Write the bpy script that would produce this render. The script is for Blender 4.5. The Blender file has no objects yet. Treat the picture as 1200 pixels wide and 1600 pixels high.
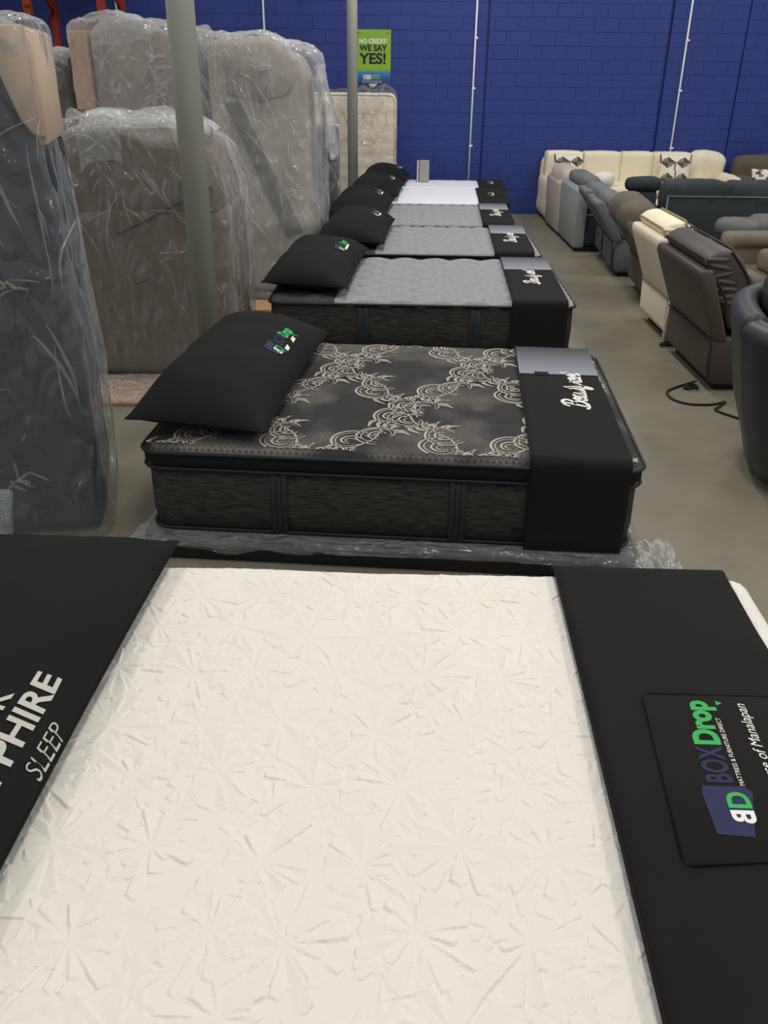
import bpy, bmesh, math, random
import numpy as np
from mathutils import Matrix, Vector, Euler
random.seed(7)
SC = bpy.context.scene
COL = SC.collection
PI = math.pi

# ------------------------------------------------------------------ camera
PITCH, ROLL, CAM_H, FPX = math.radians(27.4), 0.0115, 1.90, 1350.0
cd = bpy.data.cameras.new('camera'); cam = bpy.data.objects.new('camera', cd); COL.objects.link(cam)
Fw = Vector((0, math.cos(PITCH), -math.sin(PITCH)))
R0 = Vector((1, 0, 0)); U0 = Vector((0, math.sin(PITCH), math.cos(PITCH)))
Rv = R0*math.cos(ROLL) + U0*math.sin(ROLL); Uv = U0*math.cos(ROLL) - R0*math.sin(ROLL)
M = Matrix((Rv, Uv, -Fw)).transposed().to_4x4(); M.translation = (0, 0, CAM_H)
cam.matrix_world = M
cd.sensor_fit = 'HORIZONTAL'; cd.sensor_width = 36.0; cd.lens = 36.0*FPX/1200.0
cd.clip_start = 0.05; cd.clip_end = 100
SC.camera = cam

# ------------------------------------------------------------------ world, lamps, exposure
w = bpy.data.worlds.new('showroom_ambient'); SC.world = w; w.use_nodes = True
bg = w.node_tree.nodes['Background']; bg.inputs[0].default_value = (0.97, 0.98, 1.0, 1); bg.inputs[1].default_value = 0.36
SC.view_settings.view_transform = 'Standard'; SC.view_settings.look = 'None'
SC.view_settings.gamma = 1; SC.view_settings.use_curve_mapping = False
SC.view_settings.exposure = 0.40
# warehouse ceiling strip lamps above the beds, plus added front fill behind the camera
for lx, ly, pw in [(-3.2, -3.4, 12), (0.6, -3.4, 12), (4.4, -3.4, 12), (-3.2, 1.0, 22), (-3.2, 5.0, 18), (-3.2, 9.2, 5),
                   (0.6, 0.6, 26), (0.6, 3.6, 34), (0.6, 7.2, 44), (0.6, 10.6, 54),
                   (4.4, 1.0, 36), (4.4, 4.6, 42), (4.4, 8.2, 40), (4.4, 11.2, 26)]:
    L = bpy.data.lights.new('ceiling_and_fill_lamp', 'AREA'); L.shape = 'RECTANGLE'; L.size = 0.35; L.size_y = 1.6
    L.energy = pw; L.color = (1.0, 0.955, 0.875)
    lo = bpy.data.objects.new('ceiling_and_fill_lamp', L); lo.location = (lx, ly, 4.9); COL.objects.link(lo)

try: SC.cycles.transparent_max_bounces = 16; SC.cycles.max_bounces = 8
except Exception: pass

# ------------------------------------------------------------------ helpers: materials
def lin(c):
    return tuple(((v/255)/12.92 if v/255 <= 0.04045 else ((v/255+0.055)/1.055)**2.4) for v in c)
MATS = {}
def mat(name, rgb, rough=0.85, var=0.12, scale=6.0, bump=0.0, bscale=300.0, spec=0.4, metal=0.0, sheen=0.0, raw=False, stretch=None, coat=0.0):
    if name in MATS: return MATS[name]
    m = bpy.data.materials.new(name); m.use_nodes = True; nt = m.node_tree; N = nt.nodes; K = nt.links
    b = N['Principled BSDF']; c = rgb if raw else lin(rgb)
    b.inputs['Roughness'].default_value = rough; b.inputs['Metallic'].default_value = metal
    b.inputs['Specular IOR Level'].default_value = spec
    if sheen: b.inputs['Sheen Weight'].default_value = sheen; b.inputs['Sheen Roughness'].default_value = 0.5
    if coat: b.inputs['Coat Weight'].default_value = coat; b.inputs['Coat Roughness'].default_value = 0.3
    tc = N.new('ShaderNodeTexCoord'); src = tc.outputs['Object']
    if stretch:
        mp = N.new('ShaderNodeMapping'); mp.inputs['Scale'].default_value = stretch; K.new(src, mp.inputs[0]); src = mp.outputs[0]
    n = N.new('ShaderNodeTexNoise'); n.inputs['Scale'].default_value = scale; n.inputs['Detail'].default_value = 5
    K.new(src, n.inputs['Vector'])
    r = N.new('ShaderNodeValToRGB'); K.new(n.outputs['Fac'], r.inputs[0])
    r.color_ramp.elements[0].position = 0.3; r.color_ramp.elements[1].position = 0.7
    r.color_ramp.elements[0].color = (*[max(0, v*(1-var)) for v in c], 1)
    r.color_ramp.elements[1].color = (*[min(1, v*(1+var)) for v in c], 1)
    K.new(r.outputs[0], b.inputs['Base Color'])
    if bump:
        n2 = N.new('ShaderNodeTexNoise'); n2.inputs['Scale'].default_value = bscale; n2.inputs['Detail'].default_value = 3
        K.new(src, n2.inputs['Vector'])
        bp = N.new('ShaderNodeBump'); bp.inputs['Strength'].default_value = bump; bp.inputs['Distance'].default_value = 0.004
        K.new(n2.outputs['Fac'], bp.inputs['Height']); K.new(bp.outputs[0], b.inputs['Normal'])
    MATS[name] = m
    return m

def film_mat(name, tint=(0.96, 0.95, 0.94), base=0.06, amp=0.45, scale=(5, 5, 2.2), rough=0.12, bump=1.0):
    """thin clear polythene: see-through, milky along its creases, glossy on top"""
    if name in MATS: return MATS[name]
    m = bpy.data.materials.new(name); m.use_nodes = True; nt = m.node_tree; N = nt.nodes; K = nt.links
    N.remove(N['Principled BSDF']); out = N['Material Output']
    df = N.new('ShaderNodeBsdfDiffuse'); df.inputs[0].default_value = (*tint, 1)
    tr = N.new('ShaderNodeBsdfTransparent'); tr.inputs[0].default_value = (0.985, 0.99, 0.99, 1)
    gl = N.new('ShaderNodeBsdfAnisotropic') if False else N.new('ShaderNodeBsdfGlossy'); gl.inputs['Roughness'].default_value = rough
    tc = N.new('ShaderNodeTexCoord'); mp = N.new('ShaderNodeMapping'); mp.inputs['Scale'].default_value = scale
    K.new(tc.outputs['Object'], mp.inputs[0])
    n = N.new('ShaderNodeTexNoise'); n.noise_type = 'RIDGED_MULTIFRACTAL'; n.inputs['Scale'].default_value = 1.0
    n.inputs['Detail'].default_value = 5; n.inputs['Distortion'].default_value = 0.8; n.normalize = True
    K.new(mp.outputs[0], n.inputs['Vector'])
    pw = N.new('ShaderNodeValToRGB'); pw.color_ramp.elements[0].position = 0.55; pw.color_ramp.elements[1].position = 0.88
    pw.color_ramp.elements[0].color = (0, 0, 0, 1); K.new(n.outputs['Fac'], pw.inputs[0])
    n3 = N.new('ShaderNodeTexNoise'); n3.inputs['Scale'].default_value = 0.6; n3.inputs['Detail'].default_value = 3
    K.new(mp.outputs[0], n3.inputs['Vector'])
    r3 = N.new('ShaderNodeValToRGB'); r3.color_ramp.elements[0].position = 0.40; r3.color_ramp.elements[1].position = 0.66; K.new(n3.outputs['Fac'], r3.inputs[0])
    mul = N.new('ShaderNodeMath'); mul.operation = 'MULTIPLY'; K.new(pw.outputs[0], mul.inputs[0]); K.new(r3.outputs[0], mul.inputs[1])
    ma = N.new('ShaderNodeMath'); ma.operation = 'MULTIPLY_ADD'; ma.inputs[1].default_value = amp; ma.inputs[2].default_value = base
    K.new(mul.outputs[0], ma.inputs[0])
    lw = N.new('ShaderNodeLayerWeight'); lw.inputs[0].default_value = 0.2
    ad = N.new('ShaderNodeMath'); ad.operation = 'MULTIPLY_ADD'; ad.inputs[1].default_value = 0.22; ad.use_clamp = True
    K.new(lw.outputs['Facing'], ad.inputs[0]); K.new(ma.outputs[0], ad.inputs[2])
    n2 = N.new('ShaderNodeTexNoise'); n2.noise_type = 'RIDGED_MULTIFRACTAL'; n2.inputs['Scale'].default_value = 1.6; n2.inputs['Detail'].default_value = 4
    n2.inputs['Distortion'].default_value = 1.2
    K.new(mp.outputs[0], n2.inputs['Vector'])
    bp = N.new('ShaderNodeBump'); bp.inputs['Strength'].default_value = bump; bp.inputs['Distance'].default_value = 0.09
    K.new(n2.outputs['Fac'], bp.inputs['Height']); K.new(bp.outputs[0], gl.inputs['Normal'])
    fr = N.new('ShaderNodeFresnel'); fr.inputs['IOR'].default_value = 1.55; K.new(bp.outputs[0], fr.inputs['Normal'])
    mn = N.new('ShaderNodeMath'); mn.operation = 'MINIMUM'; mn.inputs[1].default_value = 0.45; K.new(fr.outputs[0], mn.inputs[0])
    mx = N.new('ShaderNodeMixShader'); K.new(ad.outputs[0], mx.inputs[0]); K.new(tr.outputs[0], mx.inputs[1]); K.new(df.outputs[0], mx.inputs[2])
    m2 = N.new('ShaderNodeMixShader'); K.new(mn.outputs[0], m2.inputs[0]); K.new(mx.outputs[0], m2.inputs[1]); K.new(gl.outputs[0], m2.inputs[2])
    K.new(m2.outputs[0], out.inputs['Surface'])
    MATS[name] = m
    return m

def stripe_mat(name, c1, c2, rough=0.8, scale=210.0):
    """woven mattress border: broken horizontal dashes"""
    if name in MATS: return MATS[name]
    m = bpy.data.materials.new(name); m.use_nodes = True; nt = m.node_tree; N = nt.nodes; K = nt.links
    b = N['Principled BSDF']; b.inputs['Roughness'].default_value = rough; b.inputs['Specular IOR Level'].default_value = 0.3
    tc = N.new('ShaderNodeTexCoord'); mp = N.new('ShaderNodeMapping'); mp.inputs['Scale'].default_value = (16, 16, scale)
    K.new(tc.outputs['Object'], mp.inputs[0])
    n = N.new('ShaderNodeTexNoise'); n.inputs['Scale'].default_value = 1.0; n.inputs['Detail'].default_value = 4
    K.new(mp.outputs[0], n.inputs['Vector'])
    r = N.new('ShaderNodeValToRGB'); r.color_ramp.elements[0].position = 0.36; r.color_ramp.elements[1].position = 0.66
    r.color_ramp.elements[0].color = (*lin(c1), 1); r.color_ramp.elements[1].color = (*lin(c2), 1)
    K.new(n.outputs['Fac'], r.inputs[0]); K.new(r.outputs[0], b.inputs['Base Color'])
    bp = N.new('ShaderNodeBump'); bp.inputs['Strength'].default_value = 0.5; bp.inputs['Distance'].default_value = 0.004
    K.new(n.outputs['Fac'], bp.inputs['Height']); K.new(bp.outputs[0], b.inputs['Normal'])
    MATS[name] = m
    return m

def weave_mat(name, c1, c2, scale=55.0):
    """cross-hatched knit of the dark damask"""
    if name in MATS: return MATS[name]
    m = bpy.data.materials.new(name); m.use_nodes = True; nt = m.node_tree; N = nt.nodes; K = nt.links
    b = N['Principled BSDF']; b.inputs['Roughness'].default_value = 0.8; b.inputs['Specular IOR Level'].default_value = 0.3
    tc = N.new('ShaderNodeTexCoord'); mp = N.new('ShaderNodeMapping'); mp.inputs['Rotation'].default_value = (0, 0, PI/4); mp.inputs['Scale'].default_value = (scale,)*3
    K.new(tc.outputs['Object'], mp.inputs[0])
    v = N.new('ShaderNodeTexVoronoi'); v.inputs['Randomness'].default_value = 0.15; K.new(mp.outputs[0], v.inputs['Vector']); v.inputs['Scale'].default_value = 1.0
    n = N.new('ShaderNodeTexNoise'); n.inputs['Scale'].default_value = 2.2; n.inputs['Detail'].default_value = 2; K.new(tc.outputs['Object'], n.inputs['Vector'])
    r0 = N.new('ShaderNodeValToRGB'); r0.color_ramp.elements[0].position = 0.42; r0.color_ramp.elements[1].position = 0.58; K.new(n.outputs['Fac'], r0.inputs[0])
    mu = N.new('ShaderNodeMath'); mu.operation = 'MULTIPLY'; K.new(v.outputs['Distance'], mu.inputs[0]); K.new(r0.outputs[0], mu.inputs[1])
    r = N.new('ShaderNodeValToRGB'); r.color_ramp.elements[0].position = 0.1; r.color_ramp.elements[1].position = 0.65
    r.color_ramp.elements[0].color = (*lin(c1), 1); r.color_ramp.elements[1].color = (*lin(c2), 1)
    K.new(mu.outputs[0], r.inputs[0]); K.new(r.outputs[0], b.inputs['Base Color'])
    MATS[name] = m
    return m

def ramp_mat(name, axis, stops, rough=0.6):
    """flat print whose colour runs along one object axis"""
    if name in MATS: return MATS[name]
    m = bpy.data.materials.new(name); m.use_nodes = True; nt = m.node_tree; N = nt.nodes; K = nt.links
    b = N['Principled BSDF']; b.inputs['Roughness'].default_value = rough
    tc = N.new('ShaderNodeTexCoord'); sp = N.new('ShaderNodeSeparateXYZ'); K.new(tc.outputs['Object'], sp.inputs[0])
    lo, hi = stops[0][0], stops[-1][0]
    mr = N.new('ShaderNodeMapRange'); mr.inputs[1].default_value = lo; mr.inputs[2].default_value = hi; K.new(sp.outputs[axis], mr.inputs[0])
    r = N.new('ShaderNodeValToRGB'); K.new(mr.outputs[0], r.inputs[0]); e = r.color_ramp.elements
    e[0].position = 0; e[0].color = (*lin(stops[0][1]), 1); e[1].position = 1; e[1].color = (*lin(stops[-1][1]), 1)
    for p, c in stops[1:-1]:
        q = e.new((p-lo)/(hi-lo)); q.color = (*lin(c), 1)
    K.new(r.outputs[0], b.inputs['Base Color']); MATS[name] = m
    return m

# ------------------------------------------------------------------ helpers: objects
def link(name, me, parent=None, m=None, smooth=True, loc=None):
    o = bpy.data.objects.new(name, me); COL.objects.link(o)
    if parent: o.parent = parent
    if loc: o.location = loc
    if m:
        me.materials.clear()
        for q in (m if isinstance(m, (list, tuple)) else [m]): me.materials.append(q)
    if smooth: me.polygons.foreach_set('use_smooth', [True]*len(me.polygons))
    return o
def pyd(name, V, Fc, parent=None, m=None, smooth=True):
    me = bpy.data.meshes.new(name)
    me.from_pydata([tuple(map(float, v)) for v in V], [], [tuple(map(int, f)) for f in Fc]); me.update()
    return link(name, me, parent, m, smooth)
def fbm(name, bm, parent=None, m=None, smooth=False):
    bmesh.ops.recalc_face_normals(bm, faces=bm.faces)
    me = bpy.data.meshes.new(name); bm.to_mesh(me); bm.free()
    return link(name, me, parent, m, smooth)
def thing(name, label, cat, loc=(0, 0, 0), rz=0.0, group=None):
    o = bpy.data.objects.new(name, None); COL.objects.link(o); o.empty_display_size = 0.1
    o.location = loc; o.rotation_euler = (0, 0, rz); o['label'] = label; o['category'] = cat
    if group: o['group'] = group
    return o
def tag(o, label, cat, group=None):
    o['label'] = label; o['category'] = cat
    if group: o['group'] = group
    return o
def box_bm(bm, x0, x1, y0, y1, z0, z1, bev=0.0, seg=2):
    r = bmesh.ops.create_cube(bm, size=1, matrix=Matrix.Translation(((x0+x1)/2, (y0+y1)/2, (z0+z1)/2)) @ Matrix.Diagonal((x1-x0, y1-y0, z1-z0, 1)))
    if bev:
        es = list({e for v in r['verts'] for e in v.link_edges})
        bmesh.ops.bevel(bm, geom=es, offset=bev, segments=seg, profile=0.5, affect='EDGES')
def box(name, x0, x1, y0, y1, z0, z1, m, parent=None, bev=0.0, seg=2, smooth=False):
    bm = bmesh.new(); box_bm(bm, x0, x1, y0, y1, z0, z1, bev, seg); return fbm(name, bm, parent, m, smooth)
def prism(name, prof, y0, y1, m, parent=None, bev=0.02, seg=2):
    """profile polygon in x,z extruded along y, edges rounded"""
    bm = bmesh.new()
    a = [bm.verts.new((x, y0, z)) for x, z in prof]; b = [bm.verts.new((x, y1, z)) for x, z in prof]
    bm.faces.new(a); bm.faces.new(b[::-1]); n = len(prof)
    for i in range(n): bm.faces.new((a[i], b[i], b[(i+1) % n], a[(i+1) % n]))
    bmesh.ops.recalc_face_normals(bm, faces=bm.faces)
    if bev: bmesh.ops.bevel(bm, geom=list(bm.edges), offset=bev, segments=seg, profile=0.5, affect='EDGES', clamp_overlap=True)
    return fbm(name, bm, parent, m, True)

# value noise, vectorised
def _h(i, j, k, s):
    n = (i.astype(np.int64)*374761393 + j.astype(np.int64)*668265263 + k.astype(np.int64)*2147483647 + s*974634521) & 0xffffffff
    n = ((n ^ (n >> 13))*1274126177) & 0xffffffff
    n = ((n ^ (n >> 16))*2246822519) & 0xffffffff
    return ((n ^ (n >> 15)) & 0xffff)/32767.5 - 1
def vn(P, s=0):
    P = np.asarray(P, float); f = np.floor(P); t = P - f; t = t*t*(3-2*t); i, j, k = f[:, 0], f[:, 1], f[:, 2]; r = 0
    for a in (0, 1):
        for b in (0, 1):
            for c in (0, 1):
                wgt = (t[:, 0] if a else 1-t[:, 0])*(t[:, 1] if b else 1-t[:, 1])*(t[:, 2] if c else 1-t[:, 2])
                r = r + wgt*_h(i+a, j+b, k+c, s)
    return r
def fb(P, s=0, o=3):
    r = 0; a = 1.0; P = np.asarray(P, float)
    for q in range(o): r = r + a*vn(P*(2**q), s+q*17); a *= 0.5
    return r
def ridge(P, s=0): return 1-2*np.abs(vn(P, s))

def soft(name, size, c, r, res, m, parent=None, fn=None, smooth=True, bottom=True):
    """rounded, subdivided box; fn(points local to centre, unit normals) bends it"""
    s = np.array(size, float); n = [max(2, int(round(s[i]/res))) for i in range(3)]
    pts, faces = [], []; off = 0
    for ax in range(3):
        for sg in (-1, 1):
            if ax == 2 and sg < 0 and not bottom: continue
            u, v = [(1, 2), (2, 0), (0, 1)][ax]
            gu = np.linspace(-.5, .5, n[u]+1)*s[u]; gv = np.linspace(-.5, .5, n[v]+1)*s[v]
            A, B = np.meshgrid(gu, gv, indexing='ij'); q = np.zeros((A.size, 3)); q[:, u] = A.ravel(); q[:, v] = B.ravel(); q[:, ax] = sg*s[ax]/2
            i, j = np.meshgrid(np.arange(n[u]), np.arange(n[v]), indexing='ij'); b0 = (i*(n[v]+1)+j).ravel()+off
            f = np.stack([b0, b0+n[v]+1, b0+n[v]+2, b0+1], 1)
            if sg < 0: f = f[:, ::-1]
            pts.append(q); faces.append(f); off += len(q)
    P = np.concatenate(pts); Fc = np.concatenate(faces)
    key = np.round(P*2e4).astype(np.int64); _, idx, inv = np.unique(key, axis=0, return_index=True, return_inverse=True)
    P = P[idx]; Fc = inv.reshape(-1)[Fc]
    rr = np.minimum(r, s/2*0.999); inner = np.clip(P, -(s/2-rr), s/2-rr); d = P-inner; ln = np.linalg.norm(d/rr, axis=1, keepdims=True); ln[ln == 0] = 1
    nr = (d/rr)/ln; P = inner + rr*nr
    if fn is not None: P = fn(P, nr)
    return pyd(name, P + np.array(c), Fc, parent, m, smooth)

def puff(a, sd=0, wr=0.006, ws=9.0):
    """bulge + light wrinkles for upholstery"""
    def f(P, n):
        s = np.abs(P).max(0)+1e-6; q = P/s
        e = 1-np.sort(np.abs(q), 1)[:, :2].max(1)**2
        return P + n*(a*e)[:, None] + n*(wr*fb(P*ws, sd))[:, None]
    return f

def tube(name, pts, rad, m, parent=None, n=8, closed=False):
    pts = [Vector(p) for p in pts]; V = []; Fc = []; k = len(pts)
    for i, p in enumerate(pts):
        a = pts[(i-1) % k] if (closed or i > 0) else p; b = pts[(i+1) % k] if (closed or i < k-1) else p
        t = (b-a).normalized(); up = Vector((0, 0, 1)) if abs(t.z) < 0.95 else Vector((1, 0, 0))
        x = t.cross(up).normalized(); y = x.cross(t)
        for j in range(n):
            an = 2*PI*j/n; V.append(p + x*math.cos(an)*rad + y*math.sin(an)*rad)
    for i in range(k if closed else k-1):
        for j in range(n):
            Fc.append((i*n+j, i*n+(j+1) % n, ((i+1) % k)*n+(j+1) % n, ((i+1) % k)*n+j))
    if not closed:
        Fc.append(tuple(range(n))[::-1]); Fc.append(tuple((k-1)*n+j for j in range(n)))
    return pyd(name, V, Fc, parent, m)
def smooth_path(pts, n=6):
    P = [Vector(p) for p in pts]; out = []
    for i in range(len(P)-1):
        p0, p1, p2, p3 = P[max(i-1, 0)], P[i], P[i+1], P[min(i+2, len(P)-1)]
        for k in range(n):
            t = k/n; out.append(0.5*((2*p1)+(p2-p0)*t+(2*p0-5*p1+4*p2-p3)*t*t+(3*p1-p0-3*p2+p3)*t**3))
    out.append(P[-1]); return out

def rr_ring(lx, ly, r, seg=6, per=10):
    pts = []
    for cx, cy, a0 in ((lx/2-r, ly/2-r, 0), (-lx/2+r, ly/2-r, 90), (-lx/2+r, -ly/2+r, 180), (lx/2-r, -ly/2+r, 270)):
        for k in range(seg+1):
            a = math.radians(a0+90*k/seg); pts.append((cx+r*math.cos(a), cy+r*math.sin(a)))
    return pts
def loft(name, lx, ly, r, rings, m, parent=None, cap=True):
    """stack of rounded-rectangle rings (outset, z)"""
    V = []; Fc = []; n = None
    for o, z in rings:
        ring = rr_ring(lx+2*o, ly+2*o, max(0.01, r+o)); n = len(ring); V += [(x, y, z) for x, y in ring]
    for i in range(len(rings)-1):
        for j in range(n): Fc.append((i*n+j, i*n+(j+1) % n, (i+1)*n+(j+1) % n, (i+1)*n+j))
    if cap: Fc.append(tuple(range(n))[::-1]); Fc.append(tuple((len(rings)-1)*n+j for j in range(n)))
    return pyd(name, V, Fc, parent, m)
def rr_grid(lx, ly, r, res):
    nx, ny = int(lx/res), int(ly/res); X, Y = np.meshgrid(np.linspace(-lx/2, lx/2, nx+1), np.linspace(-ly/2, ly/2, ny+1), indexing='ij')
    ix = np.clip(X, -(lx/2-r), lx/2-r); iy = np.clip(Y, -(ly/2-r), ly/2-r); dx, dy = X-ix, Y-iy
    mx = np.maximum(np.abs(dx), np.abs(dy)); ln = np.hypot(dx, dy); ln[ln == 0] = 1; k = mx/ln
    e = r-mx; e = np.where(mx > 0, e, r)
    i, j = np.meshgrid(np.arange(nx), np.arange(ny), indexing='ij'); b = (i*(ny+1)+j).ravel()
    return ix+dx*k, iy+dy*k, e, np.stack([b, b+ny+1, b+ny+2, b+1], 1)
def edge_drop(e, roll):
    t = np.clip(1-e/roll, 0, 1); return roll*(1-np.sqrt(np.maximum(0, 1-t*t)))
def text_mesh(body, size, shear=0.0, off=0.0, space=1.0, align='CENTER'):
    c = bpy.data.curves.new('t', 'FONT'); c.body = body; c.size = size; c.shear = shear; c.offset = off; c.space_character = space
    c.align_x = align; c.resolution_u = 4; c.fill_mode = 'FRONT'
    o = bpy.data.objects.new('t', c); COL.objects.link(o)
    dg = bpy.context.evaluated_depsgraph_get(); dg.update()
    me = bpy.data.meshes.new_from_object(o.evaluated_get(dg)); bpy.data.objects.remove(o); bpy.data.curves.remove(c)
    return me
def text(name, body, size, place, m, parent=None, width=None, **kw):
    """lettering as a thin mesh; place(u, v) -> xyz"""
    me = text_mesh(body, size, **kw); k = 1.0
    xs = [v.co.x for v in me.vertices]
    if width and xs: k = width/(max(xs)-min(xs))
    for v in me.vertices: v.co = Vector(place(v.co.x*k, v.co.y))
    me.update(); return link(name, me, parent, m, False)
def poly(name, pts, place, m, parent=None):
    return pyd(name, [place(u, v) for u, v in pts], [tuple(range(len(pts)))], parent, m, False)
def ribbons(name, strokes, place, m, parent=None):
    """strokes: list of (points2d, widths) -> flat ribbons"""
    V = []; Fc = []
    for pts, ws in strokes:
        k = len(pts); b = len(V)
        for i, (x, y) in enumerate(pts):
            x0, y0 = pts[max(i-1, 0)]; x1, y1 = pts[min(i+1, k-1)]; tx, ty = x1-x0, y1-y0; l = math.hypot(tx, ty) or 1; nx, ny = -ty/l, tx/l; wd = ws[i]/2
            V.append(place(x+nx*wd, y+ny*wd)); V.append(place(x-nx*wd, y-ny*wd))
        for i in range(k-1): Fc.append((b+2*i, b+2*i+1, b+2*i+3, b+2*i+2))
    return pyd(name, V, Fc, parent, m)
def sm2(pts, n=5): return [(p.x, p.y) for p in smooth_path([(x, y, 0) for x, y in pts], n)]

# ------------------------------------------------------------------ palette
BLACK = mat('black_cloth', (26, 25, 24), 0.92, 0.10, 4, 0.35, 900, 0.2, sheen=0.02)
BLACKP = mat('black_pillow_cloth', (22, 23, 23), 0.88, 0.12, 5, 0.3, 700, 0.2)
GUSSET = mat('black_gusset', (16, 16, 18), 0.85, 0.1, 8, 0.2, 500, 0.3)
PIPING = mat('black_piping', (22, 22, 24), 0.6, 0.1, 8)
STRAP = mat('handle_strap', (33, 37, 42), 0.6, 0.12, 20)
WHITEKNIT = mat('white_knit', (229, 225, 217), 0.85, 0.02, 3, 0.15, 700, 0.25)
COOLWHITE = mat('cool_white_knit', (222, 224, 234), 0.85, 0.03, 3)
GREYQ = mat('grey_quilt', (146, 146, 148), 0.9, 0.10, 30, 0.3, 400, 0.2)
GREYD = mat('dark_grey_quilt', (66, 66, 68), 0.9, 0.14, 30, 0.3, 400, 0.2)
BORDER = stripe_mat('striped_border', (26, 25, 24), (66, 64, 60))
DAMASK = weave_mat('dark_damask', (42, 41, 41), (104, 100, 96))
SILVER = mat('silver_yarn', (172, 167, 157), 0.65, 0.10, 60)
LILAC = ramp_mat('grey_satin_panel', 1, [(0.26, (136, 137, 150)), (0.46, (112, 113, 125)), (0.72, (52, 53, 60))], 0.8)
LETTER = mat('white_print', (232, 230, 224), 0.7, 0.03)
GLETTER = mat('grey_print', (190, 188, 178), 0.7, 0.03)
GREEN = mat('green_print', (52, 168, 84), 0.7, 0.04)
NAVY = mat('navy_print', (32, 37, 76), 0.75, 0.12, 10)
NAVYD = mat('dark_navy_print', (34, 34, 66), 0.75, 0.08, 10)
FILM = film_mat('clear_film')
CARD = mat('brown_cardboard', (190, 148, 110), 0.85, 0.06, 4)
POLE = mat('grey_pole_paint', (158, 160, 150), 0.5, 0.03, 2, spec=0.4)

# ------------------------------------------------------------------ setting: floor and block wall
FLOOR_M = bpy.data.materials.new('sealed_concrete'); FLOOR_M.use_nodes = True
def _floor():
    nt = FLOOR_M.node_tree; N = nt.nodes; K = nt.links; b = N['Principled BSDF']
    tc = N.new('ShaderNodeTexCoord')
    n = N.new('ShaderNodeTexNoise'); n.inputs['Scale'].default_value = 0.9; n.inputs['Detail'].default_value = 6; K.new(tc.outputs['Object'], n.inputs['Vector'])
    r = N.new('ShaderNodeValToRGB'); r.color_ramp.elements[0].position = 0.3; r.color_ramp.elements[1].position = 0.72
    r.color_ramp.elements[0].color = (*lin((120, 115, 100)), 1); r.color_ramp.elements[1].color = (*lin((140, 134, 118)), 1)
    K.new(n.outputs['Fac'], r.inputs[0])
    n2 = N.new('ShaderNodeTexNoise'); n2.inputs['Scale'].default_value = 7; n2.inputs['Detail'].default_value = 8; n2.inputs['Roughness'].default_value = 0.7
    K.new(tc.outputs['Object'], n2.inputs['Vector'])
    mx = N.new('ShaderNodeMixRGB'); mx.blend_type = 'MULTIPLY'; mx.inputs[0].default_value = 0.35
    r2 = N.new('ShaderNodeValToRGB'); r2.color_ramp.elements[0].position = 0.35; r2.color_ramp.elements[0].color = (0.75, 0.74, 0.7, 1); r2.color_ramp.elements[1].position = 0.6
    K.new(n2.outputs['Fac'], r2.inputs[0]); K.new(r.outputs[0], mx.inputs[1]); K.new(r2.outputs[0], mx.inputs[2]); K.new(mx.outputs[0], b.inputs['Base Color'])
    mr = N.new('ShaderNodeMapRange'); mr.inputs[3].default_value = 0.34; mr.inputs[4].default_value = 0.55; K.new(n2.outputs['Fac'], mr.inputs[0]); K.new(mr.outputs[0], b.inputs['Roughness'])
    b.inputs['Specular IOR Level'].default_value = 0.35
_floor()
fl = box('floor', -7, 8, -5, 13.3, -0.12, 0, FLOOR_M); fl['kind'] = 'structure'

BLUE = mat('blue_wall_paint', (44, 61, 131), 0.55, 0.06, 1.2, 0.5, 40, 0.35)
BLUEJ = mat('blue_joint_paint', (38, 53, 120), 0.6, 0.06, 2)
WY = 13.07; COURSE = 0.1644; BL = 0.329
wall = box('wall_back', -6.5, 8, WY+0.035, WY+0.25, 0, 3.4, BLUEJ); wall['kind'] = 'structure'
_bm = {}
def block_mesh(wd):
    k = round(wd, 3)
    if k not in _bm:
        bm = bmesh.new(); box_bm(bm, -wd/2+0.0016, wd/2-0.0016, -0.002, 0.03, 0.0024, COURSE-0.0024, 0.002, 1)
        bmesh.ops.recalc_face_normals(bm, faces=bm.faces)
        me = bpy.data.meshes.new('block'); bm.to_mesh(me); bm.free(); me.materials.append(BLUE); _bm[k] = me
    return _bm[k]
rest = bmesh.new(); rb = random.Random(3)
segs = [(-6.5, 1.292), (1.318, 3.685), (3.722, 4.71), (4.725, 8.0)]
for x0, x1 in segs: box('mortar_bed', x0, x1, WY+0.0015, WY+0.036, 0, 3.38, BLUEJ, wall)
for row in range(20):
    z = row*COURSE
    for x0, x1 in segs:
        x = x1; k = 0
        while x > x0+0.02:
            wd = BL if not (k == 0 and row % 2) else BL/2
            wd = min(wd, x-x0); cx = x-wd/2; x -= wd; k += 1
            seen = (z >= 0.8 and z < 2.75 and -1.75 < cx < 5.25) or (0.1 < cx < 2.2 and z >= 0.3 and z < 0.8)
            dy = rb.choice((0.0, 0.0, 0.0007, -0.0010, -0.0022))
            if seen:
                o = bpy.data.objects.new('block', block_mesh(wd)); COL.objects.link(o); o.parent = wall; o.location = (cx, WY+dy, z)
            else:
                box_bm(rest, cx-wd/2+0.0016, cx+wd/2-0.0016, WY+dy-0.002, WY+0.03, z+0.0028, z+COURSE-0.0028)
ro = fbm('far_blocks', rest, wall, BLUE); ro['kind'] = 'stuff'

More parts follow.
